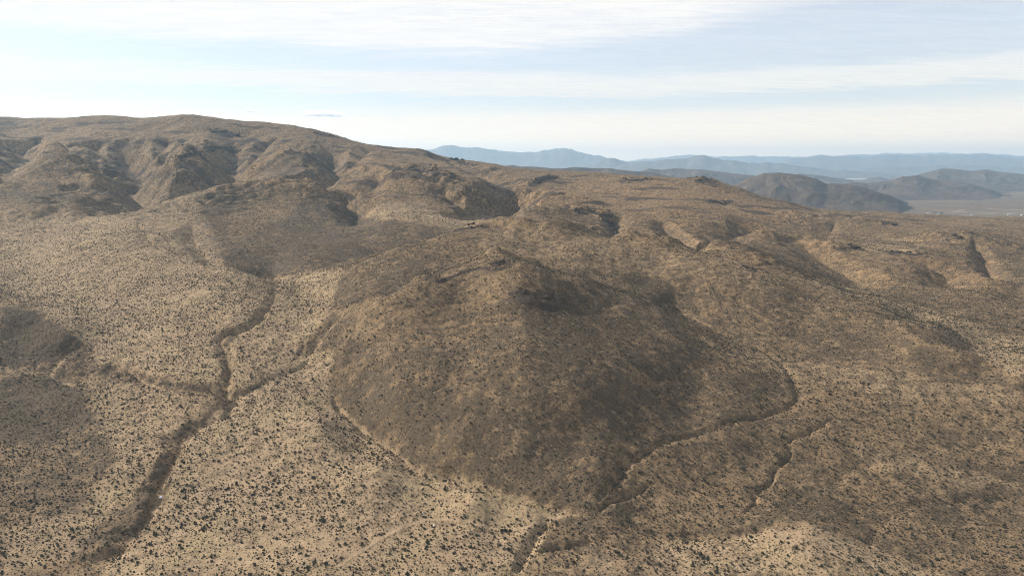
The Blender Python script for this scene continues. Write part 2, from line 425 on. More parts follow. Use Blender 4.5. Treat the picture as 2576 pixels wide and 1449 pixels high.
# gullies, ravines and washes: (picture line, depth, half width, wander, cut bank sharpness)
GULLIES = [
 # main wash of the left valley
 ([(690,720),(684,762),(660,790),(636,812),(595,832),(560,852),(572,900),(576,950),(582,985),(588,1005),(560,1042),(505,1068),(462,1100),(432,1150),(408,1210),(392,1265),(355,1315),(305,1372),(245,1405),(195,1440)], 3.10, 2.49, 3.0, 1.2),
 ([(588,1005),(560,1042),(505,1068),(462,1100),(432,1150),(408,1210),(392,1265),(355,1315),(305,1372),(245,1405),(195,1440)], 2.05, 1.22, 2.0, 2.0),
 ([(260,920),(333,927),(383,957),(460,974),(567,980)], 3.07, 2.81, 1.5, 1.5),
 ([(780,905),(700,945),(640,975),(600,990)], 1.55, 1.56, 1.5, 1.6),
 ([(188,850),(150,905),(130,935),(200,960)], 3.04, 6.00, 1.5, 1.2),
 # foot of the front hill
 ([(840,800),(800,860),(770,895)], 3.24, 4.20, 1.0, 1.3),
 ([(835,985),(852,1018),(880,1045),(920,1078),(970,1112),(1045,1172),(1090,1186),(1140,1192),(1180,1212),(1230,1226),(1300,1244),(1380,1268),(1450,1292)], 2.59, 1.92, 0.6, 1.6),
 ([(1490,1288),(1520,1240),(1562,1190),(1602,1150),(1700,1100),(1812,1068),(1860,1056),(1928,1046),(1985,1020),(2004,985),(1975,928),(1902,872),(1842,848),(1800,830),(1750,803),(1694,770),(1660,740),(1600,715)], 0.95, 1.28, 2.0, 1.3),
 ([(1814,1069),(1840,1056),(1890,1050),(1924,1046),(1960,1030),(2000,1019)], 0.91, 0.54, 1.0, 2.0),
 ([(2110,1046),(2085,1058),(2050,1083),(2010,1096),(1980,1113),(1990,1139),(1960,1179),(1917,1232),(1894,1266),(1860,1300)], 1.06, 0.74, 1.6, 1.8),
 ([(1492,1359),(1440,1372),(1400,1380),(1352,1388)], 1.58, 1.08, 0.6, 1.8),
 ([(1380,1312),(1372,1322),(1352,1349),(1325,1393),(1299,1446)], 1.70, 1.44, 0.8, 1.6),
 ([(1717,1330),(1800,1340),(1850,1342),(1920,1322)], 1.58, 2.40, 1.0, 1.3),
 ([(1640,1215),(1600,1235),(1540,1262),(1500,1280)], 1.30, 1.20, 0.8, 1.6),
 # hollows and gullies behind the front hill
 ([(1060,690),(1030,712),(1000,735),(930,752),(880,768)], 2.02, 6.30, 1.0, 1.3),
 # back valley, canyon, dome edge
 ([(856,478),(885,505),(905,546),(925,560)], 14.0, 13.8, 3.0, 1.3),
 ([(1290,470),(1290,498),(1262,513),(1232,530),(1228,545)], 33.60, 27.83, 3.0, 1.2),
 ([(480,560),(490,600),(530,650),(600,668),(660,684),(690,712)], 4.5, 9.0, 2.0, 1.2),
 # ravines of the big left ridge
 ([(290,345),(320,370),(355,402),(330,424),(345,445),(357,456),(354,480),(312,501),(300,522),(265,541)], 32.50, 35.42, 4.0, 1.2),
 ([(420,345),(400,370),(372,390),(355,402)], 16.0, 20.7, 4.0, 1.2),
 ([(585,360),(582,395),(588,428),(570,445),(480,470),(370,482)], 24.00, 27.95, 3.0, 1.3),
 ([(40,350),(62,372),(60,395),(20,425)], 21.60, 28.98, 4.0, 1.2),
 ([(640,408),(610,425),(588,432)], 10.0, 13.8, 2.0, 1.3),
 ([(830,370),(840,400),(862,428),(800,458),(700,462)], 21.60, 24.84, 3.0, 1.3),
 ([(230,415),(265,445),(300,475),(320,492)], 7.5, 10.0, 3.0, 1.3),
 ([(180,425),(230,460),(270,490),(295,510)], 6.0, 8.0, 3.0, 1.3),
 ([(1120,395),(1180,415),(1240,440),(1285,465)], 12.0, 25.3, 4.0, 1.2),
 ([(235,350),(262,372),(290,392),(332,423)], 19.20, 21.60, 4.0, 1.2),
 ([(197,432),(215,450),(232,467),(262,500)], 7.0, 9.0, 2.0, 1.2),
 ([(1106,467),(1144,497),(1190,520),(1231,532)], 8.0, 11.0, 3.0, 1.2),
 ([(0,400),(25,425),(0,445)], 8.0, 14.0, 3.0, 1.2),
 ([(470,345),(445,362),(420,385),(380,400)], 9.0, 14.0, 4.0, 1.2),
 ([(700,345),(660,372),(630,400),(600,425)], 8.0, 14.0, 4.0, 1.2),
 ([(930,372),(905,395),(880,412),(862,428)], 7.0, 14.0, 4.0, 1.2),
 ([(960,440),(940,470),(925,505),(908,545)], 6.0, 12.0, 4.0, 1.2),
 ([(420,425),(415,455),(385,475)], 4.0, 8.0, 2.0, 1.2),
 ([(2560,1100),(2400,1120),(2250,1150),(2100,1200),(1980,1260)], 0.94, 2.10, 3.0, 1.4),
 ([(2576,1250),(2400,1260),(2250,1300),(2180,1370)], 0.86, 1.80, 2.0, 1.4),
 ([(2100,560),(2080,590),(2100,615)], 3.5, 10.0, 3.0, 1.2),
 # plateau and right distance
 ([(1663,553),(1690,580),(1733,613),(1760,628)], 10.5, 11.0, 2.0, 1.3),
 ([(1548,543),(1556,568),(1534,594)], 9.0, 10.0, 2.0, 1.4),
 ([(1905,560),(1850,590),(1800,612),(1745,622)], 10.0, 16.1, 2.0, 1.2),
 ([(2450,607),(2490,665),(2527,712)], 7.35, 7.20, 2.0, 1.3),
 ([(2000,600),(2080,645),(2150,690),(2180,720)], 8.0, 16.1, 3.0, 1.2),
 ([(2330,650),(2380,690),(2420,725)], 8.0, 13.8, 3.0, 1.2),
]
lines = [(smooth_line(px, wob, 3 + k), dep, wid, shp) for k, (px, dep, wid, wob, shp) in enumerate(GULLIES)]
carve = np.zeros(GX.shape)
RAG = (1 + .5 * fbm(GX / 5.5, GY / 5.5, 131, 3) * sm(GY, 600, 420)) * (1 + .3 * fbm(GX / 25, GY / 25, 137, 2))
WVAR = 0.75 + 0.5 * vnoise(GX / 14.0, GY / 14.0, 77)
wash = np.zeros(GX.shape)
bed = np.zeros(GX.shape)
for pts, dep, wid, shp in lines:
    D, T, Sd = polydist(pts, wid * 3.8)
    w = wid * WVAR
    w = np.where(Sd > 0, w * 0.8, w * 1.1)
    D = D * RAG
    prof = np.clip(1 - np.sqrt((D / (w * 1.9)) ** 2 + .002), 0, 1) ** 1.25
    ends = np.minimum(1, np.minimum(T, 1 - T) * 9 + 0.15)
    carve = np.maximum(carve, dep * prof * ends)
    wash = np.maximum(wash, np.exp(-(D / (wid * 0.6)) ** 2) * ends)
    bed = np.maximum(bed, np.exp(-(D / (wid * 0.26)) ** 2) * ends)
carve = carve * (1 + .22 * sm(GY, 750, 950))
GZ = GZ - carve

# benches and crags: raised lips
RISES = [
 ([(1215,668),(1250,660),(1290,668)], 4.5, 10.0),
 ([(1255,662),(1290,700),(1340,742),(1370,800)], 2.5, 14.0),
 ([(1717,562),(1800,588),(1900,600),(2000,612),(2085,622),(2160,622)], 6.0, 22.0),
 ([(2330,606),(2400,596),(2450,608),(2576,626)], 6.0, 22.0),
 ([(1960,560),(2060,548),(2200,560),(2350,566)], 5.0, 30.0),
 ([(2150,690),(2260,686),(2400,700),(2520,720)], 4.0, 18.0),
 ([(1330,535),(1430,528),(1550,545)], 5.0, 18.0),
 ([(1296,500),(1350,490),(1420,500),(1500,515)], 5.0, 24.0),
 ([(0,560),(90,538),(180,532),(270,545),(330,570)], 6.0, 30.0),
 ([(330,615),(365,590),(410,610)], 3.0, 10.0),
 ([(560,690),(640,700),(680,740)], 2.0, 14.0),
 ([(2060,800),(2200,815),(2340,870),(2450,940)], 3.0, 12.0),
 ([(115,366),(170,378),(215,392),(250,418),(290,462),(325,488)], 7.0, 34.0),
 ([(0,436),(50,405),(112,367)], 7.0, 22.0),
 ([(415,425),(470,400),(530,398),(575,425)], 5.0, 46.0),
 ([(660,402),(719,381),(780,386),(828,390)], 4.0, 36.0),
 ([(355,402),(400,410),(450,430),(470,445)], 5.0, 24.0),
 ([(940,450),(1040,440),(1120,460),(1200,500)], 8.0, 40.0),
 ([(500,540),(560,500),(640,475),(720,468),(800,482),(870,520)], 9.0, 42.0),
 ([(885,768),(940,754),(999,737),(1072,716),(1120,697),(1159,680),(1200,670),(1245,662),(1290,668)], 3.0, 5.0),
 ([(1390,442),(1360,452),(1328,463)], 5.0, 9.0),
 ([(1430,528),(1473,527),(1520,535),(1548,543)], 3.0, 7.0),
 ([(1140,576),(1180,569),(1215,565)], 2.0, 6.0),
 ([(1240,565),(1300,567),(1400,581),(1500,590),(1650,611),(1780,631),(1873,649),(1950,676),(2020,703)], 6.0, 20.0),
 ([(1300,737),(1345,742),(1390,752)], 1.6, 3.5),
 ([(966,420),(1010,418),(1060,424),(1100,432),(1144,445)], 5.0, 14.0),
 ([(2085,621),(2120,620),(2160,622)], 3.0, 6.0),
 ([(445,392),(475,380),(520,368),(575,372)], 6.0, 14.0),
 ([(2217,628),(2270,632),(2327,640)], 2.5, 7.0),
 ([(1745,454),(1780,451),(1810,458)], 4.0, 10.0),
]
for px, up, wid in RISES:
    D, T, Sd = polydist(smooth_line(px, wid * 0.15, 5), wid * 3)
    GZ = GZ + up * np.exp(-(D / wid) ** 2) * np.minimum(1, np.minimum(T, 1 - T) * 6 + 0.1) * (0.6 + 0.8 * vnoise(GX / 9, GY / 9, 5))

peak = place(1275, 684)
for line, up, reach in (([(1275,684),(1276,686)], 5.0, 58.0), ([(1262,676),(1235,625),(1222,572)], 3.5, 30.0), ([(1290,690),(1400,712),(1530,745),(1660,785),(1760,815)], 3.0, 24.0), ([(1290,700),(1310,780),(1330,900),(1345,1040)], 2.5, 26.0), ([(1240,680),(1120,720),(1000,760),(900,800)], 2.5, 24.0)):
    D, T, Sd = polydist(smooth_line(line, 0.8 if len(line) > 2 else 0, 12), reach)
    GZ = GZ + up * np.clip(1 - D / reach, 0, 1) * (1 if len(line) < 3 else np.minimum(1, np.minimum(T + .25, 1 - T) * 3))

# relief: spurs and rills on the slopes, hummocks everywhere
far = sm(GY, 350, 1000)
slope_y = np.gradient(GZ, axis=1) / np.gradient(GY, axis=1)
slope_x = np.gradient(GZ, axis=0) / np.gradient(GX, axis=0)
steep = sm(np.hypot(slope_x, slope_y), 0.08, 0.35)
GZ = GZ + far * (4.0 * fbm(GX / 90, GY / 90, 21, 5) + 8.5 * (.3 + .7 * steep) * (ridged(GX / 110 + .4 * fbm(GX / 90, GY / 90, 37, 3), GY / 170, 31, 4) - 0.62))
mid = sm(GY, 180, 420)
GZ = GZ + mid * 2.0 * fbm(GX / 38, GY / 38, 41, 5) + steep * 1.4 * (ridged(GX / 22, GY / 40, 45, 3) - 0.6)
GZ = GZ + 0.42 * fbm(GX / 9, GY / 9, 51, 4) + 0.16 * fbm(GX / 2.2, GY / 2.2, 57, 2)
flatb = sm(GY, 330, 230)
GZ = GZ + flatb * 0.55 * fbm(GX / 26, GY / 26, 61, 2)

# ------------------------------------------------------------------ what covers the ground, some slope shade in its colour
U, V = project(GX, GY, GZ)
wu = U + 7 * fbm(GX / 5, GY / 7, 72, 3) * np.clip(420 / GY, 0.3, 1.2) + 8 * fbm(GX / 30, GY / 30, 71, 4) * np.clip(420 / GY, 0.35, 1.3)
wv = V + 4 * fbm(GX / 5, GY / 7, 76, 3) * np.clip(420 / GY, 0.25, 1.4) + 4 * fbm(GX / 30, GY / 30, 75, 4) * np.clip(420 / GY, 0.3, 1.6)


def patch(poly, feather, ymin=0.0, ymax=1e9):
    """soft mask of a patch of ground outlined in the photograph"""
    P = np.array(poly, float)
    feather = feather * 0.7
    out = np.zeros(U.shape)
    lo, hi = P.min(0) - feather, P.max(0) + feather
    m = (wu > lo[0]) & (wu < hi[0]) & (wv > lo[1]) & (wv < hi[1]) & (GY > ymin) & (GY < ymax)
    x, y = wu[m], wv[m]
    inside = np.zeros(len(x), bool)
    dist = np.full(len(x), 1e9)
    for k in range(len(P)):
        p, q_ = P[k], P[(k + 1) % len(P)]
        e = q_ - p
        t = np.clip(((x - p[0]) * e[0] + (y - p[1]) * e[1]) / (e @ e + 1e-9), 0, 1)
        dist = np.minimum(dist, np.hypot(x - p[0] - t * e[0], y - p[1] - t * e[1]))
        c = ((p[1] > y) != (q_[1] > y)) & (x < e[0] * (y - p[1]) / (e[1] + 1e-12) + p[0])
        inside ^= c
    out[m] = sm(np.where(inside, dist, -dist), -feather, feather)
    return out


def over(base, polys):
    for amount, feather, poly in polys:
        base = base + patch(poly, feather) * (amount - base)
    return base


DARK = [  # dark cover, with shade of hollows, ravine sides and canyon wall painted in
 (.55, 40, [(0,300),(600,300),(900,350),(1300,425),(1300,500),(1100,470),(900,480),(600,480),(400,470),(250,520),(0,540)]),
 (1.15, 7, [(0,775),(60,785),(110,800),(160,825),(188,848),(180,870),(130,905),(60,915),(0,925)]),
 (1.0, 14, [(0,960),(60,945),(130,945),(170,955),(210,990),(230,1040),(210,1090),(120,1110),(0,1110)]),
 (.55, 40, [(0,1110),(200,1100),(300,1150),(330,1250),(200,1290),(60,1240),(0,1240)]),
 (.76, 7, [(830,985),(850,900),(950,860),(1100,810),(1200,775),(1290,735),(1400,745),(1550,785),(1700,805),(1800,840),(1900,890),(1975,950),(1995,1000),(1900,1035),(1800,1060),(1700,1092),(1600,1142),(1540,1215),(1490,1283),(1380,1262),(1300,1238),(1230,1222),(1140,1188),(1050,1170),(970,1108),(920,1073),(860,1022)]),
 (.9, 34, [(1280,735),(1430,735),(1530,800),(1520,880),(1440,950),(1370,900),(1300,820)]),
 (.8, 30, [(1180,1040),(1330,1050),(1460,1140),(1500,1200),(1400,1240),(1260,1190)]),
 (.8, 26, [(1420,960),(1560,980),(1600,1080),(1540,1160),(1460,1080)]),
 (.95, 7, [(1565,692),(1620,690),(1702,722),(1696,758),(1662,764),(1610,740)]),
 (.8, 12, [(790,735),(880,695),(985,660),(1060,652),(1085,690),(1040,716),(1000,734),(900,763),(800,785)]),
 (.7, 12, [(840,800),(890,790),(830,880),(780,900),(790,860)]),
 (.80, 10, [(484,560),(510,505),(570,475),(700,464),(850,500),(905,545),(960,551),(1100,567),(1145,582),(1050,612),(960,630),(900,650),(820,672),(740,690),(690,697),(640,677),(560,652),(500,612)]),
 (.3, 16, [(560,545),(640,510),(760,505),(720,545),(640,575),(580,590)]),
 (.9, 8, [(0,472),(60,460),(110,455),(170,480),(225,502),(180,514),(80,514),(0,502)]),
 (.95, 8, [(255,395),(300,402),(345,440),(354,458),(340,470),(295,440),(262,420)]),
 (.9, 8, [(372,465),(400,432),(470,420),(560,418),(590,430),(560,447),(480,462)]),
 (.95, 8, [(645,425),(700,390),(725,380),(780,384),(835,390),(866,426),(830,442),(740,448)]),
 (.9, 6, [(100,372),(170,378),(220,400),(255,430),(200,430),(120,400)]),
 (.95, 6, [(0,298),(40,305),(46,325),(0,332)]),
 (.95, 5, [(520,322),(570,328),(598,342),(560,350),(530,340)]),
 (.9, 8, [(960,420),(1040,418),(1144,445),(1205,460),(1290,470),(1300,497),(1240,527),(1180,508),(1110,470),(1030,440)]),  # face above the back valley, the canyon wall's shade in the colour
 (.95, 5, [(1150,405),(1190,420),(1290,452),(1300,470),(1240,455),(1180,436)]),
 (.8, 10, [(860,478),(890,490),(908,540),(925,560),(900,545),(866,510)]),
 (.8, 10, [(1340,548),(1430,530),(1548,545),(1556,575),(1534,594),(1450,580),(1380,562)]),
 (.95, 5, [(1510,535),(1550,546),(1556,575),(1534,594),(1530,575)]),
 (.9, 6, [(1325,466),(1350,450),(1392,440),(1420,444),(1390,458),(1350,474)]),
 (.8, 9, [(1655,550),(1700,575),(1740,612),(1700,606),(1665,580)]),
 (.8, 16, [(1760,592),(1850,582),(1990,605),(2060,640),(2010,680),(1930,660),(1850,625)]),
 (.85, 10, [(1860,475),(1900,490),(1990,520),(1960,522),(1890,495)]),
 (.95, 5, [(2085,620),(2160,619),(2150,630),(2100,632)]),
 (.85, 10, [(2370,585),(2410,576),(2470,596),(2576,620),(2576,735),(2520,712),(2480,660),(2440,610),(2390,602)]),
 (.8, 14, [(2220,632),(2330,643),(2410,690),(2340,700),(2250,670)]),
 (.75, 25, [(2050,795),(2200,810),(2340,870),(2400,920),(2260,900),(2100,840)]),
 (.38, 50, [(1950,1000),(2300,980),(2576,1050),(2576,1320),(2250,1340),(2000,1310),(1620,1320),(1560,1220),(1750,1120)]),
 (.60, 40, [(2250,1170),(2576,1160),(2576,1330),(2350,1340),(2200,1290)]),
 (.8, 26, [(1850,1290),(2050,1240),(2250,1300),(2150,1335),(2040,1318),(1880,1335)]),
 (.55, 16, [(425,1090),(500,1062),(475,1110),(438,1200),(392,1270),(340,1340),(290,1370),(330,1280),(385,1180)]),
 (.85, 8, [(465,825),(560,845),(566,890),(572,980),(540,930),(480,880)]),
 (.8, 6, [(400,955),(480,968),(575,978),(590,1005),(565,1035),(520,1050),(500,1020),(540,990),(440,975)]),
 (.7, 10, [(240,1090),(290,1080),(300,1150),(270,1200),(235,1200)]),
 (.55, 14, [(640,800),(690,760),(690,780),(655,815),(615,825)]),
]
PALE = [
 (.66, 40, [(0,540),(260,530),(480,480),(520,560),(560,660),(0,760)]),
 (.92, 30, [(0,580),(140,530),(300,548),(420,600),(520,655),(640,690),(688,722),(680,780),(640,810),(560,820),(560,850),(575,970),(480,960),(350,930),(240,905),(200,840),(120,790),(0,740)]),
 (.95, 40, [(180,760),(420,740),(500,800),(480,880),(540,950),(400,940),(260,900),(200,840)]),
 (.6, 20, [(0,925),(120,925),(130,945),(0,950)]),
 (.72, 22, [(230,960),(420,970),(540,1000),(480,1060),(400,1150),(330,1250),(250,1310),(180,1400),(0,1449),(0,1330),(200,1280),(300,1150),(240,1080)]),
 (.92, 14, [(590,1005),(640,975),(760,890),(840,885),(830,970),(850,1018),(920,1078),(1050,1176),(1140,1193),(1300,1245),(1450,1293),(1385,1310),(1340,1400),(1310,1449),(240,1449),(400,1310),(440,1180),(500,1080)]),
 (.95, 14, [(590,830),(640,812),(690,770),(700,700),(870,664),(850,700),(840,760),(780,850),(700,940),(640,970),(600,985),(575,900)]),
 (.85, 10, [(910,546),(960,512),(1060,506),(1100,535),(1180,545),(1240,540),(1240,556),(1150,574),(1050,558)]),
 (.35, 40, [(1240,560),(1500,585),(1700,615),(1860,645),(2030,705),(1900,720),(1600,680),(1380,670),(1200,620)]),
 (.75, 12, [(1990,692),(2150,724),(2350,780),(2576,860),(2576,955),(2350,830),(2150,748),(2040,712)]),
 (.45, 18, [(1760,850),(1950,900),(2200,930),(2400,1010),(2250,1010),(2050,960),(1900,930)]),
 (.45, 18, [(2120,1110),(2300,1150),(2480,1180),(2576,1230),(2400,1220),(2200,1170)]),
 (.85, 20, [(1640,1362),(1850,1350),(1950,1329),(2040,1322),(2110,1345),(2183,1374),(2280,1410),(2380,1449),(1640,1449)]),
 (.4, 30, [(1340,1395),(1500,1370),(1640,1400),(1640,1449),(1310,1449)]),
 (.18, 18, [(885,770),(1000,740),(1160,683),(1245,670),(1290,705),(1190,765),(1050,810),(940,850),(850,870),(840,810)]),
 (.5, 25, [(2200,930),(2400,960),(2576,985),(2576,1020),(2400,1000),(2250,970)]),
 (.5, 20, [(2160,640),(2320,640),(2330,600),(2240,592),(2160,598)]),
 (.5, 20, [(0,340),(60,335),(130,350),(90,372),(0,405)]),
 (.6, 12, [(0,445),(60,405),(112,368),(118,378),(80,410),(0,470)]),
]
SCREE = [
 (.9, 9, [(482,560),(512,545),(545,590),(560,645),(520,640),(494,605)]),
 (.32, 22, [(720,600),(850,565),(960,550),(1010,566),(900,600),(800,645),(700,692),(665,690)]),
 (.85, 6, [(655,685),(700,660),(740,672),(700,700),(680,700)]),
 (.95, 6, [(1525,735),(1560,740),(1600,758),(1665,780),(1610,770),(1555,758)]),
 (.8, 6, [(986,720),(1010,700),(1020,718),(1005,735)]),
 (.9, 6, [(828,390),(850,388),(905,405),(870,426),(850,410)]),
 (.55, 14, [(30,420),(110,385),(150,395),(120,430),(40,450)]),
 (.5, 16, [(650,440),(720,420),(800,430),(840,440),(760,452)]),
 (.7, 8, [(1288,535),(1330,515),(1345,530),(1300,562)]),
 (.6, 8, [(556,440),(585,442),(600,455),(565,460)]),
 (.45, 20, [(1590,640),(1650,640),(1660,665),(1600,668)]),
 (.7, 8, [(1840,1400),(1950,1395),(1960,1420),(1860,1449)]),
 (.5, 14, [(1450,1320),(1520,1340),(1560,1449),(1500,1449)]),
]
RUST = [
 (.5, 60, [(0,300),(600,310),(1000,380),(1290,430),(1800,455),(2000,520),(2300,560),(2576,600),(2576,760),(2100,700),(1800,640),(1300,570),(1000,560),(600,470),(0,520)]),
 (.9, 20, [(1310,510),(1400,447),(1750,457),(1880,492),(1960,522),(2000,560),(1900,575),(1740,560),(1600,545),(1450,520)]),
 (.8, 14, [(60,350),(130,325),(200,320),(220,340),(110,362)]),
 (.7, 14, [(900,440),(960,425),(1030,450),(1010,480),(930,470)]),
 (.7, 18, [(780,460),(870,480),(900,520),(830,505)]),
]
ROCK = [
 (.62, 7, [(1275,735),(1330,732),(1420,750),(1440,775),(1380,790),(1300,765)]),
 (.55, 6, [(1190,674),(1250,654),(1290,660),(1300,676),(1240,684),(1200,686)]),
 (1., 4, [(440,395),(470,385),(500,382),(495,392),(465,400)]),
 (.9, 4, [(455,378),(530,366),(580,368),(600,385),(585,388),(560,376),(500,378)]),
 (.9, 4, [(1140,577),(1180,568),(1215,566),(1200,572),(1150,582)]),
 (1., 3, [(1225,665),(1250,656),(1275,660),(1250,672)]),
 (.85, 4, [(1090,706),(1160,682),(1215,668),(1225,672),(1160,692),(1100,716)]),
 (.9, 4, [(1292,736),(1330,738),(1395,752),(1370,758),(1320,750)]),
 (.9, 3, [(1388,735),(1396,738),(1405,755),(1395,752)]),
 (.9, 3, [(1508,548),(1525,552),(1560,565),(1545,590),(1530,575)]),
 (.8, 3, [(1430,527),(1473,526),(1548,541),(1540,550),(1470,534)]),
 (.9, 3, [(1775,502),(1845,504),(1840,514),(1780,510)]),
 (.9, 3, [(1745,452),(1780,450),(1810,458),(1790,462),(1750,459)]),
 (.8, 3, [(1560,452),(1640,446),(1620,456),(1545,460)]),
 (.95, 3, [(1328,463),(1365,446),(1395,440),(1410,444),(1370,458),(1335,472)]),
 (.95, 3, [(966,418),(1060,422),(1144,442),(1150,450),(1050,432),(980,428)]),
 (.8, 4, [(1120,396),(1165,404),(1190,418),(1160,414)]),
 (.95, 3, [(2086,621),(2160,619),(2155,629),(2105,630)]),
 (.8, 4, [(2217,630),(2330,640),(2320,646),(2240,642)]),
 (.8, 3, [(2220,556),(2260,560),(2255,570),(2215,568)]),
 (.8, 3, [(2390,596),(2415,592),(2420,600),(2395,604)]),
 (.8, 3, [(520,325),(560,328),(595,344),(560,346)]),
 (.8, 3, [(780,333),(830,338),(860,348),(820,345)]),
 (.8, 4, [(660,318),(700,319),(720,326),(690,325)]),
 (.7, 4, [(900,405),(970,412),(990,422),(930,418)]),
 (.7, 4, [(835,469),(900,495),(905,520),(880,505)]),
 (.85, 3, [(1866,668),(1890,672),(1925,684),(1900,684)]),
]
bed = bed * sm(GY, 480, 400) * sm(GX, -20.0, -60.0)
n40 = fbm(GX / 45, GY / 70, 81, 4)
n12 = fbm(GX / 12, GY / 12, 85, 4)
dark = np.clip(over(np.full(U.shape, .56), DARK) * (1 + .25 * n12) + 0.34 * n40 + 0.25 * n12, 0, 1.1)
pale = np.clip(over(np.full(U.shape, .06), PALE) + 0.16 * n40 + .10 * n12, 0, 1)
scree = np.clip(over(np.zeros(U.shape), SCREE) * (.45 + .9 * n12 + .5 * n40), 0, .8)
rust = np.clip(over(np.zeros(U.shape), RUST) + 0.1 * n40, 0, 1)
rock = np.clip(over(np.zeros(U.shape), ROCK) * (0.35 + 1.3 * vnoise(GX / 7, GY / 7, 91)), 0, 1)
pale = np.maximum(pale, .7 * bed * (.5 + vnoise(GX / 9, GY / 9, 151)))
dark = dark * (1 - 0.75 * pale) * (1 - .45 * rust * sm(GY, 450, 700))
# scattered dark scabs of rock on the far crests
scab = sm(fbm(GX / 55, GY / 20, 95, 5), 0.15, 0.30) * far * sm(V, 640, 540)
rock = np.maximum(rock, scab * 0.62)
meadow = patch([(1175,1300),(1200,1250),(1260,1236),(1320,1250),(1400,1290),(1370,1310),(1280,1322),(1215,1318)], 12)

TRAILS = [
 ([(850,1420),(975,1345),(1059,1310),(1092,1306),(1159,1309),(1210,1322),(1259,1329),(1319,1329),(1359,1316),(1425,1297)], 0.8),
]
trail = np.zeros(U.shape)
for px, wid in TRAILS:
    D, T, Sd = polydist(smooth_line(px, 0.6, 8), wid * 4)
    trail = np.maximum(trail, sm(D, wid * 1.5, wid * 0.5))

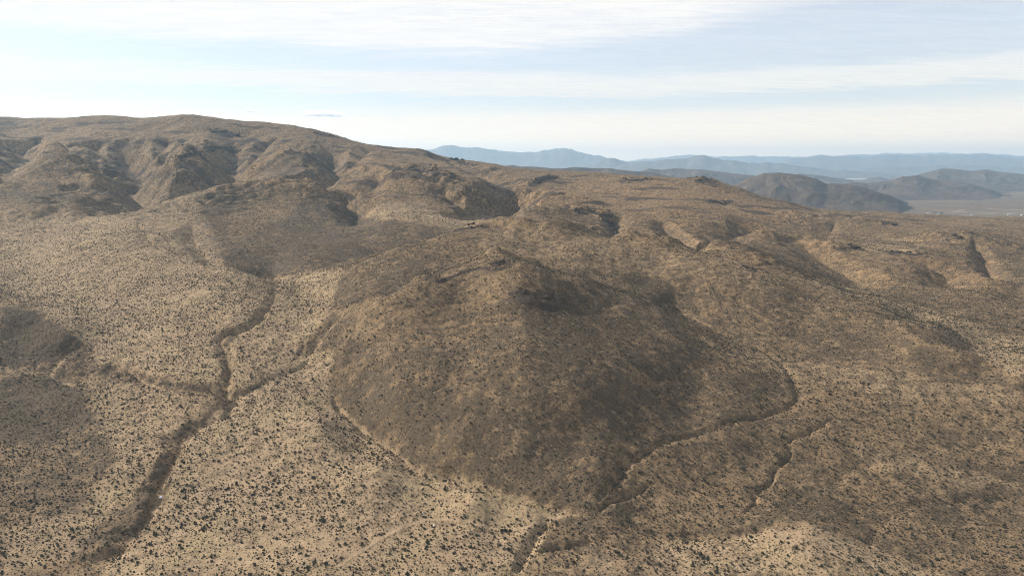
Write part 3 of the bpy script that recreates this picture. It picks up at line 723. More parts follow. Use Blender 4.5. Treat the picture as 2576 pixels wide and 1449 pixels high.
# ------------------------------------------------------------------ ground material
def ground_material(name):
    mat = bpy.data.materials.new(name)
    mat.use_nodes = True
    N = NT(mat.node_tree)
    N.n.clear()
    out = N.add('ShaderNodeOutputMaterial')
    b = N.add('ShaderNodeBsdfPrincipled')
    b.inputs['Roughness'].default_value = 0.95
    b.inputs['Specular IOR Level'].default_value = 0.08
    N.l.new(b.outputs[0], out.inputs[0])
    at1 = N.add('ShaderNodeAttribute', attribute_name='cover_shade')
    at2 = N.add('ShaderNodeAttribute', attribute_name='extra')
    s1 = N.add('ShaderNodeSeparateColor'); N.l.new(at1.outputs['Color'], s1.inputs[0])
    s2 = N.add('ShaderNodeSeparateColor'); N.l.new(at2.outputs['Color'], s2.inputs[0])
    dk, pl_, sc = s1.outputs; rk = at1.outputs['Alpha']
    rs, tr, fr = s2.outputs; md = at2.outputs['Alpha']
    co = N.add('ShaderNodeTexCoord').outputs['Object']
    a1 = N.noise(co, 0.045, 5, 0.6)
    a2 = N.noise(co, 0.22, 5, 0.62)
    a3 = N.noise(co, 1.1, 4, 0.65)
    a4 = N.noise(co, 3.4, 2, 0.6)
    soil = N.mix(N.ramp(a2, .35, .65), rgb(0.251, 0.170, 0.098), rgb(0.187, 0.129, 0.076))
    palec = N.mix(N.ramp(a2, .38, .62), rgb(0.401, 0.285, 0.175), rgb(0.305, 0.218, 0.134))
    palec = N.mix(N.m('MULTIPLY', N.ramp(a1, .45, .65), .45), palec, rgb(0.401, 0.302, 0.167))
    darkc = N.mix(N.ramp(a2, .35, .65), rgb(0.081, 0.061, 0.042), rgb(0.124, 0.093, 0.062))
    rustc = N.mix(N.ramp(a2, .35, .65), rgb(0.331, 0.206, 0.101), rgb(0.241, 0.150, 0.079))
    screec = N.mix(N.ramp(a3, .35, .7), rgb(0.230, 0.183, 0.140), rgb(0.139, 0.109, 0.083))
    c = N.mix(N.m('MULTIPLY', rs, N.ramp(a1, .3, .6), clamp=True), soil, rustc)
    c = N.mix(pl_, c, palec)
    dj = N.m('ADD', dk, N.m('MULTIPLY', N.m('SUBTRACT', a2, .5), 2.3))
    dj = N.m('ADD', dj, N.m('MULTIPLY', N.m('SUBTRACT', a3, .5), 1.1))
    c = N.mix(N.ramp(dj, .2, .95), c, darkc)
    c = N.mix(N.m('MULTIPLY', sc, N.ramp(a3, .3, .6)), c, screec)
    c = N.mix(N.m('MULTIPLY', md, .6), c, N.mix(N.ramp(a3, .35, .65), rgb(0.320, 0.238, 0.140), rgb(0.235, 0.176, 0.103)))
    # bare bleached spots
    c = N.mix(N.m('MULTIPLY', N.ramp(N.noise(co, .5, 3, .6, .5), .60, .72), .6), c, rgb(0.352, 0.259, 0.163))
    # dry grass tufts and low brush: fine dark flecks, coarser with distance where single bushes are no longer built
    v1 = N.add('ShaderNodeTexVoronoi'); v1.inputs['Scale'].default_value = 1.15; N.l.new(co, v1.inputs['Vector'])
    fleck = N.m('MULTIPLY', N.ramp(v1.outputs['Distance'], .5, .15), N.ramp(a2, .38, .58, .25, 1.0))
    c = N.mix(N.m('MULTIPLY', fleck, .52), c, rgb(0.066, 0.050, 0.034))
    v2 = N.add('ShaderNodeTexVoronoi'); v2.inputs['Scale'].default_value = 0.30; N.l.new(co, v2.inputs['Vector'])
    bush = N.m('MULTIPLY', N.ramp(v2.outputs['Distance'], .5, .2), N.ramp(a1, .3, .55, .45, 1.0))
    bush = N.m('MULTIPLY', bush, fr)
    c = N.mix(N.m('MULTIPLY', bush, .9), c, rgb(0.041, 0.034, 0.024))
    c = N.mix(tr, c, N.mix(N.ramp(a3, .3, .7), rgb(0.501, 0.361, 0.230), rgb(0.437, 0.312, 0.194)))
    c = N.mix(N.ramp(N.m('ADD', rk, N.m('MULTIPLY', N.m('SUBTRACT', a3, .5), .8)), .35, .7), c, N.mix(N.ramp(a3, .3, .7), rgb(0.043, 0.034, 0.028), rgb(0.081, 0.061, 0.048)))
    g = N.m('ADD', .80, N.m('MULTIPLY', a4, .40))
    c = N.mix(1.0, c, N.xyz(g, g, g), 'MULTIPLY')
    N.l.new(c, b.inputs['Base Color'])
    bp = N.add('ShaderNodeBump')
    bp.inputs['Strength'].default_value = 0.8
    bp.inputs['Distance'].default_value = 0.5
    hgt = N.m('ADD', N.m('MULTIPLY', a3, .8), N.m('ADD', N.m('MULTIPLY', a2, 1.6), N.m('MULTIPLY', bush, 1.2)))
    N.l.new(hgt, bp.inputs['Height'])
    N.l.new(bp.outputs[0], b.inputs['Normal'])
    return mat


def grid_mesh(name, X, Y, Z, mat, keep=None):
    na, nl = X.shape
    co = np.stack([X, Y, Z + CAM_Z], -1).reshape(-1, 3)
    idx = np.arange(na * nl).reshape(na, nl)
    f = np.stack([idx[:-1, :-1], idx[1:, :-1], idx[1:, 1:], idx[:-1, 1:]], -1)
    f = f[keep] if keep is not None else f.reshape(-1, 4)
    used = None
    if keep is not None:
        used, inv = np.unique(f, return_inverse=True)
        co = co[used]; f = inv.reshape(-1, 4)
    me = bpy.data.meshes.new(name)
    me.vertices.add(len(co)); me.vertices.foreach_set('co', co.astype(np.float32).ravel())
    me.loops.add(len(f) * 4); me.loops.foreach_set('vertex_index', f.astype(np.int32).ravel())
    me.polygons.add(len(f)); me.polygons.foreach_set('loop_start', np.arange(0, len(f) * 4, 4, dtype=np.int32))
    me.polygons.foreach_set('loop_total', np.full(len(f), 4, np.int32))
    me.polygons.foreach_set('use_smooth', np.ones(len(f), bool))
    me.update(calc_edges=True)
    me.materials.append(mat)
    ob = bpy.data.objects.new(name, me)
    COL.objects.link(ob)
    return ob, used


def attr4(me, name, arrs, used=None):
    a = me.attributes.new(name, 'FLOAT_COLOR', 'POINT')
    d = np.stack([x.ravel() for x in arrs], -1).astype(np.float32)
    if used is not None:
        d = d[used]
    a.data.foreach_set('color', d.ravel())


fleck_far = sm(GY, 560, 900)
M_GROUND = ground_material('desert_ground')
ones = np.ones(U.shape)
cover_shade = [dark, pale, scree, rock]
extra = [rust, np.clip(trail * 0.0, 0, 1), fleck_far, meadow]
ground, _ = grid_mesh('ground', GX, GY, GZ, M_GROUND)
attr4(ground.data, 'cover_shade', cover_shade); attr4(ground.data, 'extra', extra)
ground['kind'] = 'structure'

# worn trail: the ground's own faces, lifted a hand's breadth
tf = (trail[:-1, :-1] + trail[1:, 1:] + trail[1:, :-1] + trail[:-1, 1:]) / 4 > 0.45
tobj, used = grid_mesh('dirt_path', GX, GY, GZ + 0.05, M_GROUND, keep=tf)
attr4(tobj.data, 'cover_shade', [dark * .3, np.maximum(pale, .8), scree * 0, rock * 0], used)
attr4(tobj.data, 'extra', [rust, np.clip(trail * .35, .1, .3), fleck_far, meadow * 0], used)
tobj['kind'] = 'structure'

# ------------------------------------------------------------------ far country
def hill_material(name, c0, c1, snow=None):
    mat = bpy.data.materials.new(name)
    mat.use_nodes = True
    N = NT(mat.node_tree)
    b = N.n['Principled BSDF']
    b.inputs['Roughness'].default_value = 1.0
    b.inputs['Specular IOR Level'].default_value = 0.0
    co = N.add('ShaderNodeTexCoord').outputs['Object']
    a1 = N.noise(co, 0.0035, 7, 0.62)
    a2 = N.noise(co, 0.03, 5, 0.65)
    c = N.mix(N.ramp(N.m('ADD', N.m('MULTIPLY', a1, .5), N.m('MULTIPLY', a2, .5)), .42, .58), c0, c1)
    if snow is not None:
        z = N.add('ShaderNodeSeparateXYZ'); N.l.new(co, z.inputs[0])
        zz_ = N.m('ADD', z.outputs[2], N.m('MULTIPLY', N.m('SUBTRACT', a1, .5), 260.0))
        c = N.mix(N.ramp(zz_, snow, snow + 60.0), c, rgb(.8, .8, .8))
    N.l.new(c, b.inputs['Base Color'])
    return mat


FLOOR = -190.0


def massif(name, line, dist, mat, depth=None, seed=1, rough=0.10, spur=0.35, lean=0.6):
    """a hill or range whose crest follows the photograph's skyline; real depth, front and back slopes, spurs"""
    L = np.array(line, float)
    a, h = ray(L[:, 0], L[:, 1])
    order = np.argsort(a)
    a, h = a[order], h[order]
    na, ns = int(min(420, max(80, (L[:, 0].max() - L[:, 0].min()) * 0.6))), 90
    aa = np.linspace(a[0], a[-1], na)
    crest = np.interp(aa, a, h) * dist - FLOOR
    if dist > 9000:
        crest = crest + crest.max() * .055 * fbm(aa * 70, aa * 0 + seed, seed + 1, 5)
    crest = np.maximum(crest, 2.0)
    span = (depth if depth else 4.5 * crest.max())
    s = np.linspace(-1, 1, ns)
    AAg, SS = np.meshgrid(aa, s, indexing='ij')
    CR = np.repeat(crest[:, None], ns, 1)
    prof = np.clip(1 - np.abs(SS), 0, 1)
    prof = prof ** 1.15
    dd = dist + SS * np.where(SS < 0, span * lean, span)
    x = AAg * dist
    k = crest.max()
    # spurs running down from the crest
    sp_ = ridged(x / (k * 1.6) + 0.35 * fbm(x / k, dd / k, seed + 3, 3), dd / (k * 6.0), seed, 4)
    body = np.sin(np.clip(prof, 0, 1) * math.pi) ** 1.0
    Zz = FLOOR - 6 + (CR + 6) * prof * (1 + spur * body * (sp_ - 0.72)) + k * rough * fbm(x / (k * .8), dd / (k * .8), seed + 9, 5) * np.clip(prof * 1.5, 0, 1) * (1 - 0.75 * np.clip((prof - .8) * 5, 0, 1))
    Xx = AAg * dd
    ob, _ = grid_mesh(name, Xx, dd, Zz, mat)
    ob['kind'] = 'structure'
    return ob


M_NEARHILL = hill_material('far_brown_hill', rgb(.075, .058, .046), rgb(.125, .094, .068))
M_FARHILL = hill_material('far_dark_hill', rgb(.065, .053, .046), rgb(.135, .10, .078))
M_RANGE = hill_material('distant_range', rgb(.10, .09, .08), rgb(.16, .14, .12))
M_SNOW = hill_material('snow_range', rgb(.12, .11, .10), rgb(.20, .18, .17), snow=295.0 + CAM_Z - 40)
M_FLOOR = hill_material('valley_floor', rgb(.14, .108, .082), rgb(.205, .155, .11))

fa, fl = np.linspace(-1.3, 1.3, 160), np.linspace(math.log(1100.0), math.log(20200.0), 260)
FA, FL = np.meshgrid(fa, fl, indexing='ij')
FY = np.exp(FL)
def floor_z(x, y):
    return FLOOR + 3.0 * fbm(x / 700, y / 700, 101, 4) * (1 - .95 * sm(y, 5000, 8000))
FZ = floor_z(FA * FY, FY)
vf, _ = grid_mesh('valley_floor', FA * FY, FY, FZ, M_FLOOR)
vf['kind'] = 'structure'

massif('hill', [(1780,520),(1840,470),(1880,447),(1920,435.5),(1960,434),(2020,440),(2055,449),(2078,461),(2100,459.5),(2140,462),(2172,470),(2200,480),(2235,492),(2262,503),(2282,521),(2290,530)], 3000, M_NEARHILL, depth=900, seed=201, spur=.5, rough=.10)
massif('hill', [(2080,478),(2117,462),(2144,457),(2182,461),(2232,456),(2270,443),(2307,440),(2357,453),(2407,456),(2444,463),(2494,478),(2524,491),(2540,500)], 4300, M_FARHILL, depth=1100, seed=211, spur=.5, rough=.09)
massif('hill', [(2250,455),(2314,438),(2369,424),(2407,425),(2444,430),(2479,425),(2507,431),(2576,438),(2680,446)], 5800, M_NEARHILL, depth=1700, seed=221, spur=.5, rough=.09)
massif('hill', [(2130,456),(2165,453),(2190,447),(2214,444),(2237,451),(2270,456)], 7600, M_NEARHILL, depth=900, seed=231)
massif('hill', [(1200,440),(1240,420),(1288,413),(1310,418),(1413,421),(1450,418),(1533,422),(1553,425),(1640,432),(1700,445),(1780,460)], 3600, M_FARHILL, depth=900, seed=241, spur=.5)
massif('hill', [(1560,440),(1610,430),(1633,423),(1663,426),(1700,423),(1738,425),(1768,426),(1813,431),(1883,439),(1930,446)], 5200, M_FARHILL, depth=1200, seed=251, spur=.5)
massif('hill', [(1980,446),(2010,436),(2060,441),(2110,448),(2150,453)], 6500, M_FARHILL, depth=900, seed=255)
massif('mountain', [(900,402),(1000,392),(1065,378),(1095,371),(1120,367),(1135,366),(1160,370),(1200,371),(1230,375),(1280,380),(1310,383),(1355,381),(1370,376),(1395,372),(1413,371),(1438,375),(1450,381),(1470,385),(1513,391),(1525,396),(1560,402),(1640,410),(1720,417)], 14500, M_RANGE, depth=2600, seed=261, rough=.05)
massif('mountain', [(1470,420),(1488,415),(1513,404),(1538,397.5),(1550,398.5),(1570,408),(1600,416)], 11000, M_RANGE, depth=1100, seed=271, rough=.05)
massif('mountain', [(1540,420),(1573,411),(1613,405),(1663,402),(1713,398),(1728,397),(1745,391.5),(1775,390),(1800,397),(1850,405),(1910,410),(1932,406),(1970,411),(2014,418),(2057,421),(2094,427),(2182,431),(2240,434)], 10500, M_RANGE, depth=1800, seed=281, rough=.05)
massif('mountain', [(1940,412),(1985,401),(2027,395),(2067,390),(2087,392),(2182,393.5),(2217,391),(2252,390),(2265,392),(2297,388),(2315,392),(2335,390.5),(2395,390),(2420,387.5),(2482,387),(2520,392),(2557,398),(2576,396),(2640,392),(2720,400)], 14500, M_RANGE, depth=2600, seed=291, rough=.05)
massif('mountain', [(2180,424),(2300,418),(2400,414),(2440,415),(2520,419),(2640,422)], 11800, M_RANGE, depth=1200, seed=295, rough=.05)
massif('snow_mountain', [(1600,402),(1650,397),(1700,391),(1740,389),(1800,393),(1900,391.5),(2000,394.5),(2060,393),(2100,390),(2150,388.5),(2200,387.5),(2240,384),(2280,385),(2340,382.5),(2400,385.5),(2470,384),(2576,391),(2700,394)], 18000, M_SNOW, depth=1900, seed=301, rough=.05)

# haze: one box of pale air round everything
def haze_box():
    x0, x1, y0, y1, z0, z1 = -30000., 30000., -3000., 20400., FLOOR + CAM_Z - 12, CAM_Z + 445.
    me = bpy.data.meshes.new('haze')
    vs = [(x, y, z) for z in (z0, z1) for y in (y0, y1) for x in (x0, x1)]
    me.from_pydata(vs, [], [(0, 2, 3, 1), (4, 5, 7, 6), (0, 1, 5, 4), (2, 6, 7, 3), (0, 4, 6, 2), (1, 3, 7, 5)])
    mat = bpy.data.materials.new('pale_air')
    mat.use_nodes = True
    N = NT(mat.node_tree)
    N.n.clear()
    o = N.add('ShaderNodeOutputMaterial')
    v = N.add('ShaderNodeVolumePrincipled')
    v.inputs['Color'].default_value = rgb(.57, .80, 1.0)
    v.inputs['Density'].default_value = 7.4e-5
    v.inputs['Anisotropy'].default_value = 0.25
    N.l.new(v.outputs[0], o.inputs['Volume'])
    me.materials.append(mat)
    ob = bpy.data.objects.new('haze', me)
    COL.objects.link(ob)
    ob['kind'] = 'stuff'
haze_box()

# ------------------------------------------------------------------ sagebrush
def shrub_material():
    mat = bpy.data.materials.new('sagebrush')
    mat.use_nodes = True
    N = NT(mat.node_tree)
    b = N.n['Principled BSDF']
    b.inputs['Roughness'].default_value = 0.9
    b.inputs['Specular IOR Level'].default_value = 0.1
    r = N.add('ShaderNodeObjectInfo').outputs['Random']
    ramp = N.add('ShaderNodeValToRGB')
    cr = ramp.color_ramp
    cr.elements[0].position = 0.0; cr.elements[0].color = rgb(.050, .049, .036)
    cr.elements[1].position = 1.0; cr.elements[1].color = rgb(.115, .096, .064)
    for p, c in ((.3, (.066, .072, .050)), (.55, (.052, .058, .050)), (.75, (.074, .062, .050))):
        e = cr.elements.new(p); e.color = rgb(*c)
    N.l.new(r, ramp.inputs[0])
    co = N.add('ShaderNodeTexCoord').outputs['Object']
    n = N.noise(co, 5.0, 3, .6)
    g = N.m('ADD', .55, N.m('MULTIPLY', n, .9))
    N.l.new(N.mix(1.0, ramp.outputs[0], N.xyz(g, g, g), 'MULTIPLY'), b.inputs['Base Color'])
    return mat


M_SHRUB = shrub_material()


def shrub_mesh(name, seed, lobes, spread, leaf):
    """a rounded bush about a metre across: woody fan of stems, lumpy crown, many leaf tufts poking out"""
    r = random.Random(seed)
    bm = bmesh.new()
    cs = []
    for k in range(lobes):
        an = r.uniform(0, 2 * math.pi); d = r.uniform(0, spread)
        cs.append((math.cos(an) * d, math.sin(an) * d, r.uniform(.22, .40), r.uniform(.22, .36)))
    for cx, cy, cz, cr_ in cs:
        res = bmesh.ops.create_icosphere(bm, subdivisions=1, radius=cr_)
        for v in res['verts']:
            f = r.uniform(.72, 1.15)
            v.co = Vector((v.co.x * f + cx, v.co.y * f + cy, max(v.co.z * f * .85 + cz, -.12)))
    for k in range(leaf):
        cx, cy, cz, cr_ = r.choice(cs)
        th, phi = r.uniform(0, 2 * math.pi), math.acos(r.uniform(-.1, 1))
        n = Vector((math.sin(phi) * math.cos(th), math.sin(phi) * math.sin(th), math.cos(phi)))
        p = Vector((cx, cy, cz)) + n * cr_ * .8
        t = n.orthogonal().normalized() * r.uniform(.05, .10)
        q_ = p + n * r.uniform(.12, .26) + Vector((r.uniform(-.06, .06), r.uniform(-.06, .06), r.uniform(0, .08)))
        s_ = n.cross(t)
        bm.faces.new([bm.verts.new(p + t), bm.verts.new(p - t), bm.verts.new(q_)])
        bm.faces.new([bm.verts.new(p + s_), bm.verts.new(p - s_), bm.verts.new(q_)])
    for k in range(5):
        an = r.uniform(0, 2 * math.pi)
        p = Vector((0, 0, -.15)); q_ = Vector((math.cos(an) * spread, math.sin(an) * spread, .3))
        w = Vector((-math.sin(an), math.cos(an), 0)) * .03
        bm.faces.new([bm.verts.new(p + w), bm.verts.new(p - w), bm.verts.new(q_ - w), bm.verts.new(q_ + w)])
    me = bpy.data.meshes.new(name)
    bm.to_mesh(me); bm.free()
    me.materials.append(M_SHRUB)
    return me


SHRUBS = [shrub_mesh('sagebrush', s, n, sp_, lf) for s, n, sp_, lf in ((1, 4, .30, 26), (2, 6, .42, 34), (3, 3, .24, 22), (4, 5, .36, 30), (5, 7, .50, 36), (6, 4, .34, 24))]

DENS = [
 (0.217, 40, [(0,540),(260,530),(480,480),(640,690),(688,722),(640,810),(0,760)]),
 (0.334, 30, [(180,760),(420,740),(520,770),(500,880),(560,960),(400,940),(200,880)]),
 (0.348, 20, [(230,960),(560,1000),(480,1060),(400,1150),(330,1250),(180,1400),(0,1449),(0,1110),(200,1100)]),
 (0.160, 16, [(0,775),(110,800),(188,848),(130,905),(0,925)]),
 (0.145, 20, [(0,960),(130,945),(210,990),(210,1090),(0,1110)]),
 (0.334, 14, [(590,1005),(760,890),(840,885),(850,1018),(1050,1176),(1300,1245),(1450,1293),(1310,1449),(240,1449),(440,1180)]),
 (0.580, 50, [(850,1180),(980,1230),(1020,1330),(900,1400),(780,1300)]),
 (0.493, 40, [(640,1380),(760,1360),(760,1449),(640,1449)]),
 (0.035, 14, [(1175,1300),(1200,1250),(1260,1236),(1320,1250),(1400,1290),(1370,1310),(1280,1322),(1215,1318)]),
 (0.246, 16, [(590,830),(690,770),(700,700),(870,664),(840,760),(700,940),(600,985)]),
 (0.217, 20, [(830,985),(950,860),(1200,775),(1290,735),(1550,785),(1800,840),(1995,1000),(1800,1060),(1600,1142),(1490,1283),(1230,1222),(1050,1170),(920,1073)]),
 (.24, 8, [(560,1035),(500,1056),(455,1095),(425,1150),(400,1210),(385,1265),(345,1315),(295,1370),(230,1405),(260,1350),(335,1280),(368,1210),(405,1130),(455,1072)]),
 (.40, 8, [(470,826),(560,842),(566,870),(520,850),(480,840)]),
 (.38, 6, [(260,918),(333,925),(383,955),(460,972),(567,980),(567,990),(450,984),(370,962),(300,935)]),
 (.42, 6, [(1380,1312),(1362,1322),(1342,1349),(1310,1393),(1280,1446),(1305,1446),(1330,1393),(1356,1349),(1378,1325)]),
 (0.102, 20, [(885,770),(1160,683),(1300,670),(1290,735),(1050,810),(850,870)]),
 (0.377, 20, [(1180,1140),(1400,1150),(1560,1200),(1490,1285),(1300,1240)]),
 (0.334, 40, [(1620,1150),(2000,1020),(2300,1000),(2576,1050),(2576,1449),(1350,1449),(1480,1310)]),
 (0.406, 30, [(1900,1230),(2250,1180),(2300,1300),(2000,1330)]),
 (0.290, 14, [(1990,692),(2350,780),(2576,860),(2576,955),(2350,830),(2040,712)]),
 (0.26, 18, [(484,560),(570,475),(700,464),(905,545),(1145,582),(900,650),(690,697),(500,612)]),
]
dens = over(np.full(U.shape, .17), DENS)
dens = dens * (0.3 + 1.5 * vnoise(GX / 21, GY / 21, 111)) * (0.7 + .7 * vnoise(GX / 6, GY / 6, 113))
dens = dens * (1 - trail) * (1 - 0.9 * rock) * (1 - 0.75 * scree)
dens = dens * (1 - .8 * bed) + 0.24 * np.clip(wash - 1.1 * bed, 0, 1) * sm(GY, 420, 360) * (.3 + 1.4 * vnoise(GX / 7, GY / 7, 141))
YMAX = 1000.0
dens = dens * sm(GY, YMAX, 700) * (np.abs(GA) < 0.93) * (GY > 128)
cell = 0.25 * (dens[:-1, :-1] + dens[1:, :-1] + dens[:-1, 1:] + dens[1:, 1:])
da, dl = ga[1] - ga[0], gl[1] - gl[0]
area = (GY[:-1, :-1] ** 2) * da * dl
wgt = cell * area
n_sh = int(wgt.sum() * 3.9)
flat = np.cumsum(wgt.ravel())
pick = np.searchsorted(flat, rng.random(n_sh) * flat[-1])
ii, jj = np.unravel_index(np.clip(pick, 0, wgt.size - 1), wgt.shape)
sa = ga[ii] + rng.random(n_sh) * da
sl = gl[jj] + rng.random(n_sh) * dl
sy = np.exp(sl); sx = sa * sy
sz = height(sx, sy)
_, uq = np.unique(np.floor((sx + .3 * np.sin(sy)) / 1.0).astype(np.int64) * 100003 + np.floor((sy + .3 * np.sin(sx * .9)) / 1.0).astype(np.int64), return_index=True)
sx, sy, sz, sa, sl = sx[uq], sy[uq], sz[uq], sa[uq], sl[uq]
n_sh = len(sx)
size = np.clip(np.exp(rng.normal(-0.72, 0.42, n_sh)), .22, 1.25)
size *= np.where(rng.random(n_sh) < 0.35, 0.55, 1.0)
size *= 1 - .12 * sm(sy, 300, 480)
gi_ = np.clip(((sa - A0) / (A1 - A0) * (NA - 1)).astype(int), 0, NA - 1)
gj_ = np.clip(((sl - L0) / (L1 - L0) * (NL - 1)).astype(int), 0, NL - 1)
size *= 1 - .28 * np.clip(dark[gi_, gj_], 0, 1)
# keep what the camera side of the ridges can show
su, sv = project(sx, sy, sz + .4)
hi_ = np.maximum.accumulate(GZ / GY, axis=1)
fi = np.clip(((sa - A0) / (A1 - A0) * (NA - 1)).astype(int), 0, NA - 1)
fj = np.clip(((sl - L0) / (L1 - L0) * (NL - 1)).astype(int), 0, NL - 1)
seen = (sz + 2.5) / sy >= hi_[fi, fj] - 0.002
keepm = seen & (su > -160) & (su < 2736) & (sv < 1560)
sx, sy, sz, size, su, sv = [q_[keepm] for q_ in (sx, sy, sz, size, su, sv)]
n_sh = len(sx)
kind = rng.integers(0, len(SHRUBS), n_sh)
rot = rng.random(n_sh) * 2 * math.pi
show = size / np.hypot(sx, sy)
show[(su < 12) | (su > 2564) | (sv > 1440)] = 0
order = np.argsort(-show)
N_IND = 300
single, rest = order[:N_IND], order[N_IND:]

tone_words = ['dark', 'greyish', 'dusky', 'olive']
def shrub_where(u, v):
    if u < np.interp(v, [1251, 1315, 1372, 1440], [400, 355, 305, 195]):
        return 'left of the deep gully'
    if u < 600:
        return 'just right of the deep gully'
    if u < np.interp(v, [1309, 1343, 1413, 1449], [1059, 975, 859, 800]):
        return 'between deep gully and worn path'
    if u < np.interp(v, [1319, 1349, 1393, 1446], [1372, 1352, 1325, 1299]):
        return 'below the worn path'
    if u < 1660:
        return 'right of the brushy side gully'
    if u < 2300 and v > np.interp(u, [1660, 1850, 2050, 2183, 2300], [1352, 1345, 1324, 1374, 1405]):
        return 'on the pale front mound'
    return 'behind the pale front mound'


for k in single:
    ob = bpy.data.objects.new('sagebrush', SHRUBS[kind[k]])
    COL.objects.link(ob)
    ob.location = (sx[k], sy[k], sz[k] + CAM_Z - .02)
    ob.rotation_euler = (0, 0, rot[k])
    s_ = size[k]
    tall = .75 + .45 * ((k * 37) % 10) / 10
    ob.scale = (s_ * 1.12, s_, s_ * tall)
    dd_ = np.hypot(sx - sx[k], sy - sy[k]); dd_[k] = 99
    nn = float(dd_[size > .35].min())
    w_size = 'broad' if s_ > 1.12 else ('rounded' if s_ > .92 else 'small')
    w_tall = 'flat' if tall < .88 else ('tall' if tall > 1.03 else 'domed')
    w_near = 'crowded by neighbours' if nn < 1.0 else ('standing alone' if nn > 1.6 else 'near another bush')
    w_row = 'in the foremost rows, ' if sv[k] > 1395 else ''
    ob['label'] = f'{w_size} {w_tall} sagebrush {w_near}, {w_row}{shrub_where(su[k], sv[k])}'
    ob['category'] = 'shrub'
    ob['group'] = ob['label'].replace('sagebrush', 'sagebrush bushes')
seen_lab = {}
sources = [o for o in bpy.data.objects if o.name.startswith('sagebrush')]
src = []
for m_ in SHRUBS:
    src.append(next(o for o in sources if o.data == m_))



def scatter(name, P, scl, rot_, pick_, mat, flat):
    """a mass nobody would count: one object whose points carry small plants"""
    me = bpy.data.meshes.new(name)
    me.vertices.add(len(P))
    me.vertices.foreach_set('co', P.astype(np.float32).ravel())
    for nm, ty, dat in (('scl', 'FLOAT', scl.astype(np.float32)), ('rot', 'FLOAT', rot_.astype(np.float32)), ('pick', 'INT', pick_.astype(np.int32))):
        at = me.attributes.new(nm, ty, 'POINT')
        at.data.foreach_set('value', dat)
    me.materials.append(mat)
    ob = bpy.data.objects.new(name, me)
    COL.objects.link(ob)
    ob['kind'] = 'stuff'
    ng = bpy.data.node_groups.new('scatter_' + name, 'GeometryNodeTree')
    ng.interface.new_socket('Geometry', in_out='INPUT', socket_type='NodeSocketGeometry')
    ng.interface.new_socket('Geometry', in_out='OUTPUT', socket_type='NodeSocketGeometry')
    N = NT(ng)
    gi, go = N.add('NodeGroupInput'), N.add('NodeGroupOutput')
    jn = N.add('GeometryNodeJoinGeometry')
    for o in reversed(src):
        oi = N.add('GeometryNodeObjectInfo', transform_space='ORIGINAL')
        oi.inputs['Object'].default_value = o
        stm = N.add('GeometryNodeSetMaterial')
        stm.inputs['Material'].default_value = mat
        N.l.new(oi.outputs['Geometry'], stm.inputs['Geometry'])
        g2 = N.add('GeometryNodeGeometryToInstance')
        N.l.new(stm.outputs[0], g2.inputs[0])
        N.l.new(g2.outputs[0], jn.inputs[0])
    iop = N.add('GeometryNodeInstanceOnPoints')
    N.l.new(gi.outputs[0], iop.inputs['Points'])
    N.l.new(jn.outputs[0], iop.inputs['Instance'])
    iop.inputs['Pick Instance'].default_value = True

    def named(nm, ty):
        n = N.add('GeometryNodeInputNamedAttribute', data_type=ty)
        n.inputs['Name'].default_value = nm
        return n.outputs[0]
    N.l.new(named('pick', 'INT'), iop.inputs['Instance Index'])
    N.l.new(N.xyz(0.0, 0.0, named('rot', 'FLOAT')), iop.inputs['Rotation'])
    sc_ = named('scl', 'FLOAT')
    N.l.new(N.xyz(N.m('MULTIPLY', sc_, 1.12), sc_, N.m('MULTIPLY', sc_, flat)), iop.inputs['Scale'])
    N.l.new(iop.outputs[0], go.inputs[0])
    md = ob.modifiers.new('scatter', 'NODES')
    md.node_group = ng
    return ob


scatter('brush', np.stack([sx[rest], sy[rest], sz[rest] + CAM_Z - .02], -1), size[rest], rot[rest], kind[rest], M_SHRUB, .9)

# dry bunch grass and dwarf brush between the bushes
M_GRASS = bpy.data.materials.new('dry_grass')
M_GRASS.use_nodes = True
N_ = NT(M_GRASS.node_tree)
N_.n['Principled BSDF'].inputs['Roughness'].default_value = .95
N_.n['Principled BSDF'].inputs['Specular IOR Level'].default_value = .05
rr = N_.add('ShaderNodeValToRGB')
rr.color_ramp.elements[0].color = rgb(.070, .058, .042)
rr.color_ramp.elements[1].color = rgb(.235, .180, .110)
N_.l.new(N_.add('ShaderNodeObjectInfo').outputs['Random'], rr.inputs[0])
N_.l.new(rr.outputs[0], N_.n['Principled BSDF'].inputs['Base Color'])
gd = (0.30 + .9 * sm(fbm(GX / 11, GY / 11, 121, 3), -.3, .4)) * (1 - trail) * (.9 + .4 * np.clip(dark, 0, 1)) * sm(GY, 640, 330) * (np.abs(GA) < .9) * (GY > 150)
gcell = 0.25 * (gd[:-1, :-1] + gd[1:, :-1] + gd[:-1, 1:] + gd[1:, 1:]) * area
n_g = int(gcell.sum() * 1.0)
fl_ = np.cumsum(gcell.ravel())
pk = np.searchsorted(fl_, rng.random(n_g) * fl_[-1])
ii, jj = np.unravel_index(np.clip(pk, 0, gcell.size - 1), gcell.shape)
tl = gl[jj] + rng.random(n_g) * dl
ty = np.exp(tl); tx = (ga[ii] + rng.random(n_g) * da) * ty
tz = height(tx, ty)
scatter('dry_grass', np.stack([tx, ty, tz + CAM_Z - .02], -1), rng.uniform(.16, .42, n_g) * (1 + .4 * sm(ty, 250, 500)), rng.random(n_g) * 6.28, rng.integers(0, 6, n_g), M_GRASS, .8)
print('SHRUBS', n_sh, n_g, 'labels', seen_lab)

